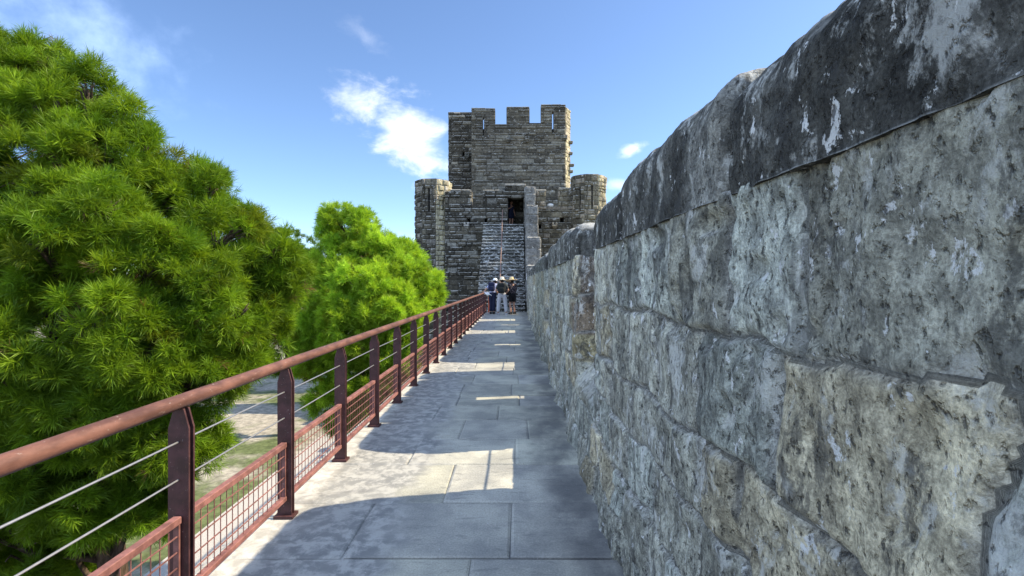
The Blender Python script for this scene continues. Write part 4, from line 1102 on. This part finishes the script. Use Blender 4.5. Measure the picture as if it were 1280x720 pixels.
# 2 middle, seen from behind
y2 = 22.3; px = X(627.5, y2)
ro, J = person('person in pale grey trousers and cream hat standing with legs apart, seen from behind', (px, y2, 0), 0,
    {'J': {'hipl': (-.10, 0, .88), 'hipr': (.10, 0, .88), 'knl': (-.15, .02, .49), 'knr': (.16, .02, .49), 'anl': (-.18, -.02, .09), 'anr': (.20, -.02, .09), 'tol': (-.21, .12, .04), 'tor': (.24, .11, .04), 'elr': (.29, .02, 1.10), 'wrr': (.20, .22, .98), 'har': (.17, .28, .97), 'ell': (-.28, .02, 1.10), 'wrl': (-.18, .22, .98), 'hal': (-.15, .28, .97), 'skull': (.0, .05, 1.48)}, 'head': -.15, 'nod': .3},
    [('top', GREY, {'sleeve': .8}), ('trousers', STONE, {'leg': 1, 'fit': 1.12}), ('shoes', STONE, {})], (.20, CREAM, .12, .06))
backpack('black backpack with pale straps on the person in grey trousers', ro, 0, (-.02, -.20, 1.22), (.33, .20, .46), (.013, .015, .015), (.45, .45, .42), J)
# 3 right, wide straw hat
y3 = 22.9; px = X(640.5, y3); ya = math.radians(35)
ro, J = person('bare-legged person in wide straw hat, patterned blouse and black shorts', (px, y3, 0), ya,
    {'J': {'skull': (.0, .06, 1.47), 'elr': (.25, .06, 1.10), 'wrr': (.10, .27, 1.05), 'har': (.05, .31, 1.05), 'ell': (-.25, .06, 1.10), 'wrl': (-.10, .27, 1.03), 'hal': (-.05, .31, 1.03)}, 'head': .5, 'nod': .3},
    [('top', FLORAL, {'sleeve': 1.5}), ('trousers', BLACK, {'leg': .55, 'fit': 1.1}), ('shoes', SHOE, {})], (.26, tintmat('yellow_straw', (.58, .44, .24)), .15, .07), .10, 1.0)
bagc = Vector(ro.location) + Vector((-.24, -.22, 1.0))
v, d, f = rounded_box(-.15, .15, -.06, .06, -.13, .13, .025, (.05, .04, .05)); sb = empty('shoulder_bag', tuple(bagc)); tag(sb, 'black shoulder bag hanging beside the person in the straw hat', 'bag')
link_mesh('pouch', v + np.array(bagc), f, BLACK, sb, smooth=True)
m = MB(); m.tube([tuple(bagc + Vector(p)) for p in ((-.10, .05, .10), (-.02, .06, .30), (.10, .06, .44), (.16, .10, .40), (.12, .06, .12))], .012, 6); m.build('strap', BLACK, sb, True)
# 4 in the doorway
px = X(641, 30.9)
ro, J = person('person in dark navy shirt and shorts standing in the shade of the tall doorway', (px - .12, 31.35, SZ), math.radians(215),
    {'J': {'elr': (.26, .02, 1.12), 'wrr': (.22, .2, 1.18), 'har': (.2, .26, 1.2)}, 'head': .2, 'nod': .1},
    [('top', NAVY, {'sleeve': .7}), ('trousers', NAVY, {'leg': .6, 'fit': 1.15}), ('shoes', SHOE, {})], None, 0, .98)

# ================================================================== SMALL THINGS
m = MB(); m.box(X(658.2, 24.5) - .01, X(658.2, 24.5) + .05, 24.50, 24.53, Z(350, 24.5), Z(341.5, 24.5), (1, 1, 1), .004)
o = m.build('notice_plate', mat_simple('white_enamel', (.7, .7, .7), .4, .4, 20, .08)); tag(o, 'narrow white plate fixed where the parapet wall meets the stair foot', 'sign')
m = MB(); xx = X(611, 24.3); m.tube([(xx, 24.3, .0), (xx, 24.3, .72)], .035, 10); m.lathe((xx, 24.3, .72), [(.04, 0), (.042, .02), (.02, .045), (.004, .05)], 10); m.lathe((xx, 24.3, 0), [(.07, 0), (.07, .015), (.036, .03)], 10)
o = m.build('marker_post', mat_simple('orange_paint', (.45, .10, .04), .5, .4, 20, .2)); tag(o, 'short orange-red post at the stair foot beside the end of the railing', 'post')
